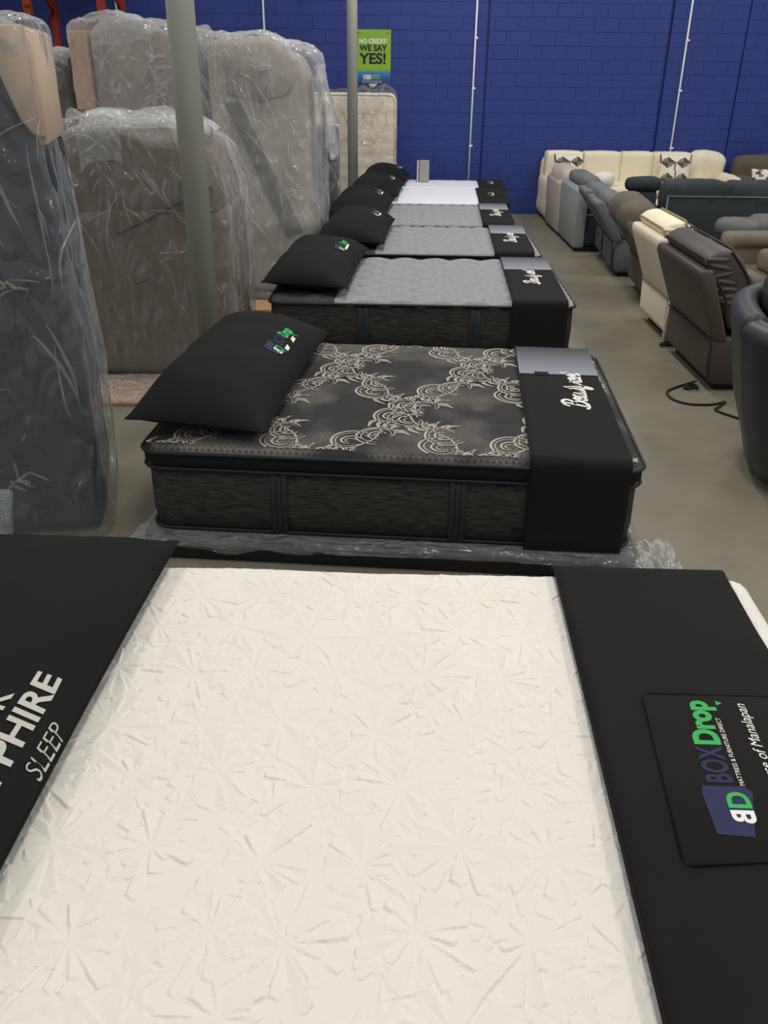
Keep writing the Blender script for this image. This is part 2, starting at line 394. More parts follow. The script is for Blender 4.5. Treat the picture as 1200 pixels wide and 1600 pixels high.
# thin white conduits on the wall
WIRE = mat('white_conduit', (226, 228, 238), 0.5, 0.02)
for i, (x, lab) in enumerate([(-3.58, 'thin white conduit on the blue wall, leftmost beside the orange rack'), (-1.655, 'thin white conduit on the blue wall above the wrapped furniture'),
               (1.14, 'thin white conduit running down the blue wall behind the farthest bed'), (3.94, 'thin white conduit running down the blue wall behind the cream sofa')]):
    t = thing('wall_conduit', lab, 'conduit', (x, WY-0.016, 0), 0, 'white conduits on the blue wall')
    tube('pipe', [(0, 0, 0.02), (0, 0, 3.35)], 0.0125, WIRE, t, 8)
    for z in (0.9, 1.62, 2.22, 2.95): box('clip', -0.014, 0.034, -0.014, 0.014, z-0.012, z+0.012, WIRE, t, 0.003)

# poster
t = thing('wall_poster', 'green and blue poster about credit, pinned to the blue wall', 'poster', (-0.215, WY-0.012, 1.60))
box('poster_sheet', -0.235, 0.235, -0.004, 0.004, 0, 0.705, ramp_mat('poster_print', 2, [(0, (26, 38, 84)), (0.1, (34, 68, 122)), (0.20, (56, 130, 182)), (0.225, (112, 166, 56)), (0.24, (138, 176, 30)), (0.70, (130, 174, 56))], 0.35), t)
pl = lambda x0, z0, d=0.0055: (lambda u, v: (x0+u, -d, z0+v))
text('headline', 'NO CREDIT?', 0.075, pl(0, 0.545), LETTER, t, width=0.37, off=0.002)
text('headline', 'WE SAY', 0.10, pl(0, 0.455), NAVYD, t, width=0.37, off=0.004)
text('headline', 'YES!', 0.175, pl(0, 0.305), NAVYD, t, width=0.36, off=0.006)
text('headline', '100', 0.08, pl(-0.085, 0.115), LETTER, t, width=0.105, off=0.003)
LIME = mat('lime_print', (120, 180, 90), 0.7, 0.05)
for z0, z1, a, b, mm in ((0.150, 0.166, -0.02, 0.10, LIME), (0.122, 0.136, -0.02, 0.085, LIME), (0.093, 0.098, -0.15, 0.12, GLETTER), (0.077, 0.082, -0.15, 0.12, GLETTER)):
    poly('small_print', [(a, z0), (b, z0), (b, z1), (a, z1)], pl(0, 0), mm, t)
text('logo', 'snap!', 0.055, pl(0, 0.035), LETTER, t, width=0.10, off=0.002)
poly('small_print', [(-0.045, 0.012), (0.012, 0.012), (0.012, 0.024), (-0.045, 0.024)], pl(0, 0), LIME, t)
for sx in (-1, 1): tube('pin', [(sx*0.195, -0.006, 0.665), (sx*0.195, -0.012, 0.665)], 0.007, PIPING, t, 8)

# poles
def pole(x, y, rad, lab):
    t = thing('support_pole', lab, 'pole', (x, y, 0), 0, 'round grey columns')
    V = [(rad*math.cos(a*PI/16), rad*math.sin(a*PI/16)) for a in range(32)]
    pyd('shaft', [(a, b, z) for z in (0, 5.0) for a, b in V], [(i, (i+1) % 32, 32+(i+1) % 32, 32+i) for i in range(32)]+[tuple(range(31, -1, -1)), tuple(range(32, 64))], t, POLE)
    box('base_plate', -0.13, 0.13, -0.13, 0.13, 0, 0.015, POLE, t, 0.003)
pole(-1.05, 5.0, 0.071, 'thick round grey steel column behind the floral bed')
pole(-0.455, 12.0, 0.066, 'thin-looking far grey column in front of the cream wrapped mattress')

# ------------------------------------------------------------------ beds
def foundation(root_loc, rz, L, W, h, lab, top_m, group='box springs'):
    t = thing('box_spring', lab, 'box spring', root_loc, rz, group)
    loft('body', L-0.02, W-0.02, 0.06, [(-0.006, 0.006), (0, 0.014), (0, h-0.012), (-0.012, h)], top_m, t)
    for sx in (-1, 0, 1):
        for sy in (-1, 1): box('foot', sx*(L/2-0.12)-0.03, sx*(L/2-0.12)+0.03, sy*(W/2-0.12)-0.03, sy*(W/2-0.12)+0.03, 0, 0.008, PIPING, t)
    return t

def straps(t, L, W, z0, z1, xs, m, off=0.004):
    for side in (-1, 1):
        for x in xs:
            bm = bmesh.new()
            for dx in (-0.021, 0.021):
                ya = side*(W/2-0.004); yb = side*(W/2+off+0.008)
                box_bm(bm, x+dx-0.014, x+dx+0.014, min(ya, yb), max(ya, yb), z0, z1, 0.004, 1)
            box_bm(bm, x-0.009, x+0.009, min(side*(W/2-0.004), side*(W/2+off+0.012)), max(side*(W/2-0.004), side*(W/2+off+0.012)), z0+0.005, z1-0.005, 0.003, 1)
            fbm('handle', bm, t, m, True)

def mattress(lab, loc, rz, L, W, z0, z1, kind, cat='mattress', group=None):
    t = thing('mattress', lab, cat, loc, rz, group)
    r = 0.09
    if kind == 'damask':
        zb = z1-0.105
        loft('border', L-0.03, W-0.03, r, [(-0.03, z0+0.002), (-0.004, z0+0.02), (0.006, z0+0.1), (0.004, zb-0.03), (-0.006, zb)], BORDER, t)
        loft('gusset', L, W, r, [(-0.02, zb-0.004), (0.002, zb+0.02), (0.002, z1-0.035), (-0.012, z1-0.018)], GUSSET, t)
        for z, o in ((zb+0.004, 0.0), (z1-0.03, 0.006), (z0+0.012, -0.012)):
            tube('piping', [(x, y, z) for x, y in rr_ring(L+2*o, W+2*o, r)], 0.008, PIPING, t, 6, True)
        straps(t, L-0.03, W-0.03, z0+0.015, zb-0.005, (-0.45, 0.29), STRAP)
        X, Y, e, Fc = rr_grid(L, W, r, 0.02)
        Z = z1 - edge_drop(e, 0.03)
        tq = [(i*0.217+ (0.108 if j % 2 else 0)+0.05, j*0.19) for i in range(-6, 6) for j in range(-5, 6)]
        for a, b in [q for q in tq if abs(q[0]) < L/2-0.08 and abs(q[1]) < W/2-0.08]: Z = Z - 0.006*np.exp(-((X-a)**2+(Y-b)**2)/0.0012)
        pyd('top_panel', np.stack([X.ravel(), Y.ravel(), Z.ravel()], 1), Fc, t, DAMASK)
        return t
    top_m, bord = {'white': (WHITEKNIT, WHITEKNIT), 'grey': (GREYQ, BORDER), 'cool': (COOLWHITE, COOLWHITE)}[kind]
    zs = z1-0.03 if kind != 'white' else z1-0.05
    loft('border', L-0.02, W-0.02, r, [(-0.03, z0), (-0.004, z0+0.02), (0.004, (z0+zs)/2), (0, zs-0.015), (-0.004, zs)], bord, t)
    pm = PIPING if kind != 'white' else WHITEKNIT
    for z in ((zs, z0+0.012) if kind != 'white' else (z0+0.012,)):
        tube('piping', [(x, y, z) for x, y in rr_ring(L+0.004, W+0.004, r)], 0.009, pm, t, 6, True)
    if kind == 'grey': straps(t, L-0.02, W-0.02, z0+0.02, zs-0.02, (-0.39, 0.36), STRAP)
    if kind == 'white':
        # embossed starbursts: overlapping tilted shards rasterised into a height field
        res = 0.0016; X, Y, e, Fc = rr_grid(L, W, 0.06, 0.0030)
        x0, y0 = -L/2-0.02, -W/2-0.02; nx, ny = int((L+0.04)/res), int((W+0.04)/res)
        H = np.zeros((nx, ny), np.float32); rg = random.Random(11)
        cen = []
        for i in range(-1, 13):
            for j in range(-1, 10): cen.append((x0+0.19*i+(0.095 if j % 2 else 0)+rg.uniform(-0.035, 0.035), y0+0.175*j+rg.uniform(-0.03, 0.03)))
        def shard(ax, ay, an, ln, wd, hgt, flip):
            ca, sa = math.cos(an), math.sin(an); R = ln+0.01
            i0, i1 = max(0, int((ax-R-x0)/res)), min(nx, int((ax+R-x0)/res)); j0, j1 = max(0, int((ay-R-y0)/res)), min(ny, int((ay+R-y0)/res))
            if i1 <= i0 or j1 <= j0: return
            gx = (x0+np.arange(i0, i1)*res-ax)[:, None]; gy = (y0+np.arange(j0, j1)*res-ay)[None, :]
            u = gx*ca+gy*sa; v = -gx*sa+gy*ca; hw = wd*u/ln
            ins = (u > 0) & (u < ln-np.abs(v)*0.55) & (np.abs(v) < hw)
            q = np.where(hw > 1e-5, v/np.maximum(hw, 1e-5), 0)*flip
            h = hgt*(0.05+0.95*(q*0.5+0.5))*np.minimum(1, u/ln*1.6+0.1)
            H[i0:i1, j0:j1] = np.where(ins, h+0.25*H[i0:i1, j0:j1], H[i0:i1, j0:j1])
        for cx, cy in cen:
            for k in range(22):
                a = rg.uniform(0, 6.28); d = rg.uniform(0.05, 0.13)
                shard(cx+d*math.cos(a), cy+d*math.sin(a), rg.uniform(0, 6.28), rg.uniform(0.03, 0.085), rg.uniform(0.010, 0.026), rg.uniform(0.0017, 0.0040), rg.choice((-1, 1)))
        for cx, cy in cen:
            n = rg.randint(12, 16); a0 = rg.uniform(0, 6.28)
            for k in range(n):
                shard(cx, cy, a0+2*PI*k/n+rg.uniform(-0.1, 0.1), rg.uniform(0.05, 0.14), rg.uniform(0.010, 0.030), rg.uniform(0.0022, 0.0054), rg.choice((-1, 1)))
        H = (H+np.roll(H, 1, 0)+np.roll(H, 1, 1)+np.roll(np.roll(H, 1, 0), 1, 1))/4
        fi = np.clip((X-x0)/res, 0, nx-1.01); fj = np.clip((Y-y0)/res, 0, ny-1.01); I, J = fi.astype(int), fj.astype(int)
        Z = z1-edge_drop(e, 0.055)+H[I, J]*np.clip(e/0.05, 0, 1)+0.004*fb(np.stack([X.ravel()*2.5, Y.ravel()*2.5, 0*X.ravel()], 1), 4, 2).reshape(X.shape)
        pyd('quilted_top', np.stack([X.ravel(), Y.ravel(), Z.ravel()], 1), Fc, t, WHITEKNIT, False)
        return t
    X, Y, e, Fc = rr_grid(L, W, r, 0.012)
    amp = 0.017 if kind == 'grey' else 0.0025
    sx, sy = (0.24, 0.24) if kind == 'grey' else (0.2, 0.2)
    Z = z1-edge_drop(e, 0.03)+amp*(np.abs(np.sin(PI*(X/sx+Y/sy)))*np.abs(np.sin(PI*(X/sx-Y/sy))))**0.5-amp
    if kind == 'grey':
        for i in range(-7, 8):
            for j in range(-5, 6):
                a, b = i*0.15+(0.075 if j % 2 else 0), j*0.135
                if abs(a) < L/2-0.06 and abs(b) < W/2-0.05: Z = Z-0.013*np.exp(-((X-a)**2+(Y-b)**2)/0.00045)
    o = pyd('top_panel', np.stack([X.ravel(), Y.ravel(), Z.ravel()], 1), Fc, t, [top_m, GREYD])
    if kind == 'grey':
        xc = -L/2+0.45
        cx = X.ravel()[Fc].mean(1); o.data.polygons.foreach_set('material_index', (cx < xc).astype(np.int32))
    return t

def band(lab, loc, rz, x0, x1, W, zt, zb, skew=0.0, group='foot protectors', zback=None):
    # returns the cloth, which carries hem, prints and pocket
    """cloth strip laid over the foot end, hanging down the near side"""
    t = thing('foot_protector', lab, 'foot protector', loc, rz, group)
    off = 0.010; r = 0.035; zback = zb if zback is None else zback
    prof = [(-W/2-off-0.012, zb)]+[(-W/2-off, zb+(zt-r-zb)*k/8) for k in range(1, 9)]
    for k in range(1, 5): a = PI-PI/2*k/5; prof.append((-W/2-off+r+r*math.cos(a), zt-r+off+r*math.sin(a)))
    ny = 40
    for k in range(ny+1): prof.append((-W/2+r-off+(W-2*r+2*off)*k/ny, zt+off))
    for k in range(1, 5): a = PI/2-PI/2*k/5; prof.append((W/2+off-r+r*math.cos(a), zt-r+off+r*math.sin(a)))
    prof += [(W/2+off, zt-r-(zt-r-zback)*k/4) for k in range(0, 5)]
    nx = 14; V = []; Fc = []
    for i in range(nx+1):
        for y, z in prof:
            x = x0+(x1-x0)*i/nx + skew*(y+W/2)
            V.append((x, y, z))
    V = np.array(V); wv = fb(V*np.array([5, 4, 4]), 31)
    top = V[:, 2] > zt
    V[:, 2] += np.where(top, 0.0022*(wv+1), 0); V[:, 0] += np.where(np.abs(V[:, 0]-x1) < .02, 0.004*wv, 0.002*wv)
    V[:, 1] += np.where(V[:, 1] < -W/2, -0.004*(wv+1.2), 0)
    k = len(prof)
    for i in range(nx):
        for j in range(k-1): Fc.append((i*k+j, (i+1)*k+j, (i+1)*k+j+1, i*k+j+1))
    n = len(V); dn = V.copy(); dn[:, 2] -= 0.003; 
    o = pyd('cloth', V, Fc, t, BLACK)
    md = o.modifiers.new('thick', 'SOLIDIFY'); md.thickness = 0.004; md.offset = -1
    tube('hem', [(x0+skew*(y+W/2), y, z+0.002) for y, z in prof[1:]], 0.0035, BLACK, o, 5)
    return o

def brand_logo(t, place, s=1.0, small=True, far=False):
    """box-shaped navy mark with back-to-back B and D, then BOX Drop and a strap line; u along the text, v up"""
    P = lambda du, dv: (lambda u, v: place((du+u)*s, (dv+v)*s))
    poly('logo_mark', [(-0.205, 0.015), (-0.09, -0.012), (-0.075, 0.0), (-0.075, 0.085), (-0.10, 0.09), (-0.20, 0.085)], P(0, 0), NAVY, t)
    me = text('logo_letter', 'B', 0.062, lambda u, v: place((-0.137-u)*s, (v+0.002)*s, 0.0012), LETTER, t, off=0.002, align='LEFT')
    text('logo_letter', 'D', 0.062, lambda u, v: place((-0.137+u)*s, (v+0.002)*s, 0.0012), GREEN, t, off=0.002, align='LEFT')
    text('logo_word', 'BOX', 0.075, P(-0.015, 0.02), NAVY, t, width=0.105, off=0.002)
    text('logo_word', 'Drop', 0.075, P(0.117, 0.018), GREEN, t, width=0.145, off=0.0035)
    poly('logo_arrow', [(0.176, -0.006), (0.192, -0.006), (0.184, -0.020)], P(0, 0), GREEN, t)
    if not far: text('strap_line', 'MATTRESS & FURNITURE DIRECT', 0.014, P(0.03, -0.002), LETTER, t, width=0.205)
    else: poly('strap_line', [(-0.07, -0.012), (0.13, -0.012), (0.13, 0.006), (-0.07, 0.006)], P(0, 0), LETTER, t)

SCRIPT = {  # brush script, units of one cap height
 'B': (0.62, [[(0.12, 0.0), (0.2, 0.5), (0.28, 1.0)], [(-0.02, .78), (.1, .98), (.38, 1.04), (.55, .86), (.42, .6), (.2, .52)], [(.2, .52), (.45, .52), (.52, .25), (.36, .02), (.05, .0), (-.1, .1)]]),
 'e': (0.30, [[(0, .2), (.18, .28), (.24, .42), (.13, .5), (.03, .32), (.05, .06), (.16, 0), (.3, .14)]]),
 'a': (0.36, [[(.24, .44), (.12, .49), (.02, .28), (.05, .03), (.15, .05), (.24, .46)], [(.24, .46), (.22, .1), (.29, .0), (.37, .14)]]),
 'u': (0.36, [[(.02, .48), (.0, .12), (.08, .0), (.18, .14), (.23, .48)], [(.23, .48), (.21, .1), (.28, .0), (.36, .14)]]),
 't': (0.25, [[(.14, .85), (.08, .4), (.05, .08), (.12, .0), (.24, .14)], [(-.04, .54), (.24, .58)]]),
 'y': (0.36, [[(.02, .48), (.0, .15), (.08, .03), (.18, .16), (.24, .48)], [(.24, .48), (.18, .0), (.08, -.34), (-.06, -.34), (.0, -.12), (.36, .12)]]),
 'r': (0.28, [[(.0, .1), (.08, .5), (.1, .38), (.24, .42), (.18, .1), (.24, .0), (.3, .12)]]),
 's': (0.26, [[(.0, .12), (.14, .5), (.2, .3), (.14, .02), (-.02, .04)], [(.14, .02), (.28, .14)]])}
def script_word(t, word, place, length, name='lettering'):
    x = 0; st = []
    for ch in word:
        adv, sts = SCRIPT[ch]
        for pts in sts: st.append([(x+px+0.22*py, py) for px, py in pts])
        x += adv
    k = length/x; cap = 1.0; out = []
    for pts in st:
        q = sm2([((a-x/2)*k, b*k*0.72) for a, b in pts], 5); n = len(q)
        out.append((q, [k*0.10*(0.75+0.45*math.sin(PI*min(1, max(0, i/(n-1))))) for i in range(n)]))
    return ribbons(name, out, place, LETTER, t)

COVER = {}
def pillow(lab, loc, rz, lx, ly, th, rest_z, tilt=0.0, group='black display pillows', seed=1, pinch=0.07, m=None):
    """bolster-wide pillow; returns thing and a function giving the top surface"""
    t = thing('pillow', lab, 'pillow', loc, rz, group)
    def surf(u, v, s):
        cu = np.abs(u); cv = np.abs(v)
        h = np.maximum(0, (1-cu**2.6))**0.62*np.maximum(0, (1-cv**3.4))**0.60
        x = lx/2*u*(1-pinch*0.7*(1-v**2)**1.0*cu**4); y = ly/2*v*(1-pinch*0.5*(1-u**2)*cv**6)
        wr = np.stack([x*4+seed*3, y*4, 0*x+seed], 1); wr2 = np.stack([x*9+y*5, y*3-x*6, 0*x+seed], 1)
        wob = 0.012*fb(wr, seed)+0.006*ridge(wr2, seed+5)*(cv**2+cu**2)
        if s > 0: z = rest_z+th*0.30+th*0.70*h+wob*h
        else: z = rest_z+th*0.30-th*0.30*np.minimum(1, h*1.35)
        z = z + tilt*(-x)*1.0*(0.5+0.5*h)
        return x, y, z
    n, mv = 36, 60; V = []; Fc = []
    for s in (1, -1):
        U, W_ = np.meshgrid(np.sin(np.linspace(-1, 1, n+1)*PI/2), np.sin(np.linspace(-1, 1, mv+1)*PI/2), indexing='ij')
        x, y, z = surf(U.ravel(), W_.ravel(), s); b = len(V); V += list(zip(x, y, z))
        for i in range(n):
            for j in range(mv):
                a = b+i*(mv+1)+j; f = (a, a+mv+1, a+mv+2, a+1); Fc.append(f if s > 0 else f[::-1])
    o = pyd('cover', V, Fc, t, m or BLACKP)
    bm = bmesh.new(); bm.from_mesh(o.data); bmesh.ops.remove_doubles(bm, verts=bm.verts, dist=0.0004); bm.to_mesh(o.data); bm.free()
    seam = []
    for k in range(40): seam.append((1, -1+2*k/40))
    for k in range(24): seam.append((1-2*k/24, 1))
    for k in range(40): seam.append((-1, 1-2*k/40))
    for k in range(24): seam.append((-1+2*k/24, -1))
    su = np.array([a for a, b in seam], float); sv = np.array([b for a, b in seam], float); x, y, z = surf(su, sv, 1)
    tube('seam', list(zip(x, y, z)), 0.004, m or BLACKP, o, 5, True); COVER[t.name] = o
    def top(x, y, lift=0.003):
        x = np.clip(np.array([x]), -lx/2*0.97, lx/2*0.97); y = np.clip(np.array([y]), -ly/2*0.98, ly/2*0.98)
        u, v = x/(lx/2), y/(ly/2)
        for _ in range(4):
            xx, yy, zz = surf(u, v, 1); u = np.clip(u+(x-xx)/(lx/2), -0.999, 0.999); v = np.clip(v+(y-yy)/(ly/2), -0.999, 0.999)
        xx, yy, zz = surf(u, v, 1)
        return (float(xx[0]), float(yy[0]), float(zz[0])+lift)
    return t, top

def bed_frame_pose(px, py, deg, L, W):
    a = -math.radians(deg); ca, sa = math.cos(a), math.sin(a); lx, ly = -L/2, W/2
    return (px+lx*ca-ly*sa, py+lx*sa+ly*ca, 0), a
def local_of(loc, a):
    def f(X, Y):
        dx, dy = X-loc[0], Y-loc[1]; return (dx*math.cos(a)+dy*math.sin(a), -dx*math.sin(a)+dy*math.cos(a))
    return f

FOUND = mat('black_foundation', (24, 24, 25), 0.8, 0.1, 6)
# --- bed 1: white, nearest
B1W, B1L = 1.56, 2.09
loc1, a1 = bed_frame_pose(1.022, 0.61, 1.5, B1L, B1W); lo1 = local_of(loc1, a1)
foundation(loc1, a1, B1L, B1W, 0.28, 'black box spring under the nearest white mattress', FOUND)
mattress('white mattress embossed with starbursts, nearest and largest in view', loc1, a1, B1L, B1W, 0.28, 0.58, 'white')
bd = band('black foot protector with store logo on its pocket, on the nearest white mattress', loc1, a1, 0.452, 0.940, B1W, 0.592, 0.30, 0.018)
zt1 = 0.605
def on_band1(u, v, dz=0.0): return None
PX0, PX1 = lo1(0.606, 1.592), lo1(0.556, 1.105)
# pocket flap: slightly proud panel
def skewbox(name, quad, z0, z1, m, parent, bev=0.003):
    bm = bmesh.new(); a = [bm.verts.new((x, y, z0)) for x, y in quad]; b = [bm.verts.new((x, y, z1)) for x, y in quad]
    bm.faces.new(a[::-1]); bm.faces.new(b)
    for i in range(4): bm.faces.new((a[i], a[(i+1) % 4], b[(i+1) % 4], b[i]))
    bmesh.ops.bevel(bm, geom=list(bm.edges), offset=bev, segments=2, profile=0.5, affect='EDGES')
    return fbm(name, bm, parent, m, True)
pq = [lo1(0.556, 1.105), lo1(0.93, 1.13), lo1(0.95, 1.585), lo1(0.606, 1.592)]
skewbox('pocket', pq, 0.598, 0.6085, BLACK, bd)
for i in range(4):
    a, b = pq[i], pq[(i+1) % 4]; tube('pocket_seam', [(a[0]*0.97+b[0]*0.03, a[1]*0.97+b[1]*0.03, 0.6085), (a[0]*0.03+b[0]*0.97, a[1]*0.03+b[1]*0.97, 0.6085)], 0.0028, GUSSET, bd, 5)
lx0, ly0 = lo1(0.742, 1.375)
skw = 0.06
pl1 = lambda u, v, dz=0.0: (lx0-v+u*skw, ly0+u, 0.6096+dz)
brand_logo(bd, pl1, 1.0)
hx, hy = lo1(0.828, 1.556)
text('store_line', 'Warehouse of Manalapan', 0.034, lambda u, v: (hx-v+u*0.05, hy+u, 0.6098), LETTER, bd, width=0.345, align='RIGHT', shear=0.28)
p1, top1 = pillow('very wide black pillow with grey lettering, at the head of the nearest white mattress', (*[loc1[i]+v for i, v in enumerate((-0.855*math.cos(a1)*1.0-0.098, 0.03))], 0), math.radians(2.5)*-1, 0.62, 1.60, 0.17, 0.585, 0.0, seed=2, pinch=0.05)
lp1 = local_of(p1.location, p1.rotation_euler.z)
def on_p1(wx, wy):
    a, b = lp1(wx, wy); return lambda u, v: top1(a-v, b+u)
text('lettering', 'SAPPHIRE', 0.068, on_p1(-0.708, 1.283), GLETTER, COVER[p1.name], width=0.435, off=0.0016)
text('lettering', 'SLEEP', 0.036, on_p1(-0.662, 1.318), GLETTER, COVER[p1.name], width=0.14, off=-0.0004)
text('lettering', 'BLACK', 0.072, on_p1(-0.772, 1.285), GLETTER, COVER[p1.name], width=0.26, off=0.0016)

# --- bed 2: dark floral
L2, W2 = 2.05, 1.54
loc2, a2 = bed_frame_pose(1.033, 3.10, 4.3, L2, W2); lo2 = local_of(loc2, a2)
f2 = foundation(loc2, a2, L2+0.06, W2+0.10, 0.115, 'black box spring in torn clear plastic under the dark floral mattress', FOUND)
def fringe(P, n):
    q = P.copy(); low = P[:, 2] < -0.02
    nz = fb(P*np.array([6, 6, 3]), 5); fl = np.clip(-P[:, 2]/0.04, 0, 1)
    q += n*np.array([1, 1, 0])*(0.012+0.016*np.abs(nz)+0.014*fl*(nz+0.6))[:, None]
    q[:, 2] += np.where(P[:, 2] < -0.025, 0.022*nz+0.012, 0)
    cr = ((np.abs(P[:, 0]) > L2/2-0.12) & (np.abs(P[:, 1]) > W2/2-0.15)) & low
    q += np.where(cr[:, None], np.sign(P)*np.array([0.08, 0.03, 0])*fl[:, None], 0)
    return q
fo = soft('plastic_wrap', (L2+0.06, W2+0.10, 0.07), (0, 0, 0.083), 0.03, 0.035, film_mat('clear_film_low', base=0.10, amp=0.55, scale=(4, 9, 14)), f2, fringe, bottom=False)
m2 = mattress('dark grey pillow top mattress with silver scroll damask and black gusset', loc2, a2, L2, W2, 0.116, 0.51, 'damask')
# scroll embroidery
def c_scroll(cx, cy, an, size, flip):
    out = []; ca, sa = math.cos(an), math.sin(an)
    def tr(pts): return [(cx+(x*ca-y*flip*sa)*size, cy+(x*sa+y*flip*ca)*size) for x, y in pts]
    for off, tw, wd in ((1.0, 1.62, 0.009), (0.80, 1.55, 0.0045), (0.50, 1.35, 0.008), (0.26, 1.3, 0.005)):
        pts = []
        for k in range(24):
            f = k/23; th = -0.9+tw*PI*f; r = off*(0.52-0.26*f); pts.append((0.08+r*math.cos(th)*1.2+0.05*f, r*math.sin(th)))
        q = tr(pts); out.append((q, [wd*(0.35+0.85*math.sin(PI*(0.1+0.85*i/(len(q)-1)))) for i in range(len(q))]))
    for k in range(4):
        a = 1.9+k*0.5; l = 0.52+0.13*math.sin(k*1.7+1)
        for dd, wd in ((0, 0.011), (0.16, 0.0045)):
            pts = sm2([(-0.02+0.22*math.cos(a+dd), 0.20*math.sin(a+dd)), (-0.08+0.55*l*math.cos(a+0.18+dd)*1.25, 0.55*l*math.sin(a+0.18+dd)*1.25), (-0.1+l*math.cos(a+0.62+dd*0.4), l*math.sin(a+0.62+dd*0.4))], 5)
            q = tr(pts); out.append((q, [wd*max(0.12, math.sin(PI*(0.12+0.85*i/(len(q)-1)))) for i in range(len(q))]))
    return out
def palmette(cx, cy, size):
    out = []
    for k in range(14):
        a = 2*PI*k/14; l = size*(0.5 if k % 2 else 0.8)
        pts = sm2([(cx+0.12*size*math.cos(a), cy+0.12*size*math.sin(a)), (cx+0.6*l*math.cos(a+0.12), cy+0.6*l*math.sin(a+0.12)), (cx+l*math.cos(a-0.1), cy+l*math.sin(a-0.1))], 4)
        out.append((pts, [0.011*max(0.15, math.sin(PI*(0.1+0.88*i/(len(pts)-1)))) for i in range(len(pts))]))
    return out
strokes = []
n0 = lo2(0.11, 3.65); hx2, hy2 = 0.33, 0.64
def clip_ok(st):
    return all(abs(x) < L2/2-0.022 and abs(y) < W2/2-0.022 for x, y in st[0])
for i in range(-4, 5):
    for j in range(-2, 3):
        if (i+j) % 2: continue
        ax, ay = n0[0]+i*hx2, n0[1]+j*hy2
        strokes += palmette(ax, ay, 0.085)
        for sx in (-1, 1):
            dx, dy = sx*hx2, hy2; an = math.atan2(dy, dx)
            for k, tt in enumerate((0.16, 0.39, 0.62, 0.85)):
                fl = 1 if k % 2 else -1; bow = 0.035*fl
                px, py = ax+dx*tt-math.sin(an)*bow, ay+dy*tt+math.cos(an)*bow
                strokes += c_scroll(px, py, an+(0.35 if k % 2 else 2.7), 0.20, fl)
            q = sm2([(ax+dx*s-math.sin(an)*0.03*math.sin(2*PI*s*1.5), ay+dy*s+math.cos(an)*0.03*math.sin(2*PI*s*1.5)) for s in np.linspace(0.04, 0.96, 9)], 4)
            strokes.append((q, [0.008]*len(q)))
def lay2(x, y):
    return (x, y, 0.5128)
cut = []
for pts, ws in strokes:
    run = []; 
    for p, w_ in zip(pts, ws):
        if abs(p[0]) < L2/2-0.03 and abs(p[1]) < W2/2-0.024: run.append((p, w_))
        else:
            if len(run) > 2: cut.append(([a for a, b in run], [b for a, b in run]))
            run = []
    if len(run) > 2: cut.append(([a for a, b in run], [b for a, b in run]))
so = ribbons('scroll_pattern', cut, lay2, SILVER, [c for c in m2.children if c.name.startswith('top_panel')][0])
bd2 = band('black foot protector with white script lettering, on the dark floral mattress', loc2, a2, 0.57, 0.965, W2, 0.514, 0.125, 0.012)
def panel_on(t, x0, x1, y0, y1, W, zt, m, name, skew, z_off=0.0135):
    V = [(x0+skew*(y0+W/2), y0, zt+z_off), (x1+skew*(y0+W/2), y0, zt+z_off), (x1+skew*(y1+W/2), y1, zt+z_off), (x0+skew*(y1+W/2), y1, zt+z_off)]
    ys = np.linspace(y0, y1, 10); VV = []; FF = []
    for y in ys:
        for x in (x0, x1): VV.append((x+skew*(y+W/2), y, zt+z_off))
    for i in range(9): FF.append((2*i, 2*i+1, 2*i+3, 2*i+2))
    o = pyd(name, VV, FF, t, m)
    return o
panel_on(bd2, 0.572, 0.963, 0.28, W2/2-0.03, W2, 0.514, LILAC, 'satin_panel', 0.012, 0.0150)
box('care_tag', 0.66, 0.73, 0.255, 0.31, 0.5275, 0.531, BLACK, bd2, 0.001)
bx, by = lo2(0.945, 3.93)
script_word(bd2, 'Beautyrest', lambda u, v: (bx-v+u*0.02, by+u, 0.5300), 0.50)
def std_pillow(lab, loc, a, cx, cy, lx, ly, th, rz_, seed, tilt=0.1, deg=0.0, logo=True, s=1.0, far=False, at=(0.14, 0.10)):
    c = (loc[0]+cx*math.cos(a)-cy*math.sin(a), loc[1]+cx*math.sin(a)+cy*math.cos(a), 0)
    t, top = pillow(lab, c, a-math.radians(deg), lx, ly, th, rz_, tilt, seed=seed)
    if logo: brand_logo(COVER[t.name], lambda u, v, dz=0.0: top(at[0]-v, at[1]+u, 0.004+dz), s, far=far)
    return t
std_pillow('wide black pillow with small store logo, on the dark floral mattress', loc2, a2, -0.765, 0.02, 0.58, 1.50, 0.24, 0.515, 3, 0.10, 2, s=0.9, at=(0.21, 0.10), far=True)

# --- beds 3..5 grey
def grey_bed(n, px, py, deg, L, W, bx0, bx1, plab, mlab, flab, slab, logo_s):
    loc, a = bed_frame_pose(px, py, deg, L, W)
    foundation(loc, a, L, W, 0.15, slab, FOUND)
    mattress(mlab, loc, a, L, W, 0.15, 0.51, 'grey', group='grey quilted mattresses')
    b = band(flab, loc, a, bx0, bx1, W, 0.514, 0.165, 0.03)
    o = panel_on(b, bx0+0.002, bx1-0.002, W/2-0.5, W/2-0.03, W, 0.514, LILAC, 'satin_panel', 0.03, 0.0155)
    xm = (bx0+bx1)/2
    script_word(b, 'Beautyrest', lambda u, v: (xm+0.06-v+u*0.02, -0.02+u, 0.5300), 0.46)
    std_pillow(plab, loc, a, -0.75 if n == 3 else -0.66, 0.07 if n == 3 else 0.02, 0.58, W*0.97, 0.22, 0.515, n*5, 0.08, 3, s=logo_s, far=True, at=(0.19, 0.06))
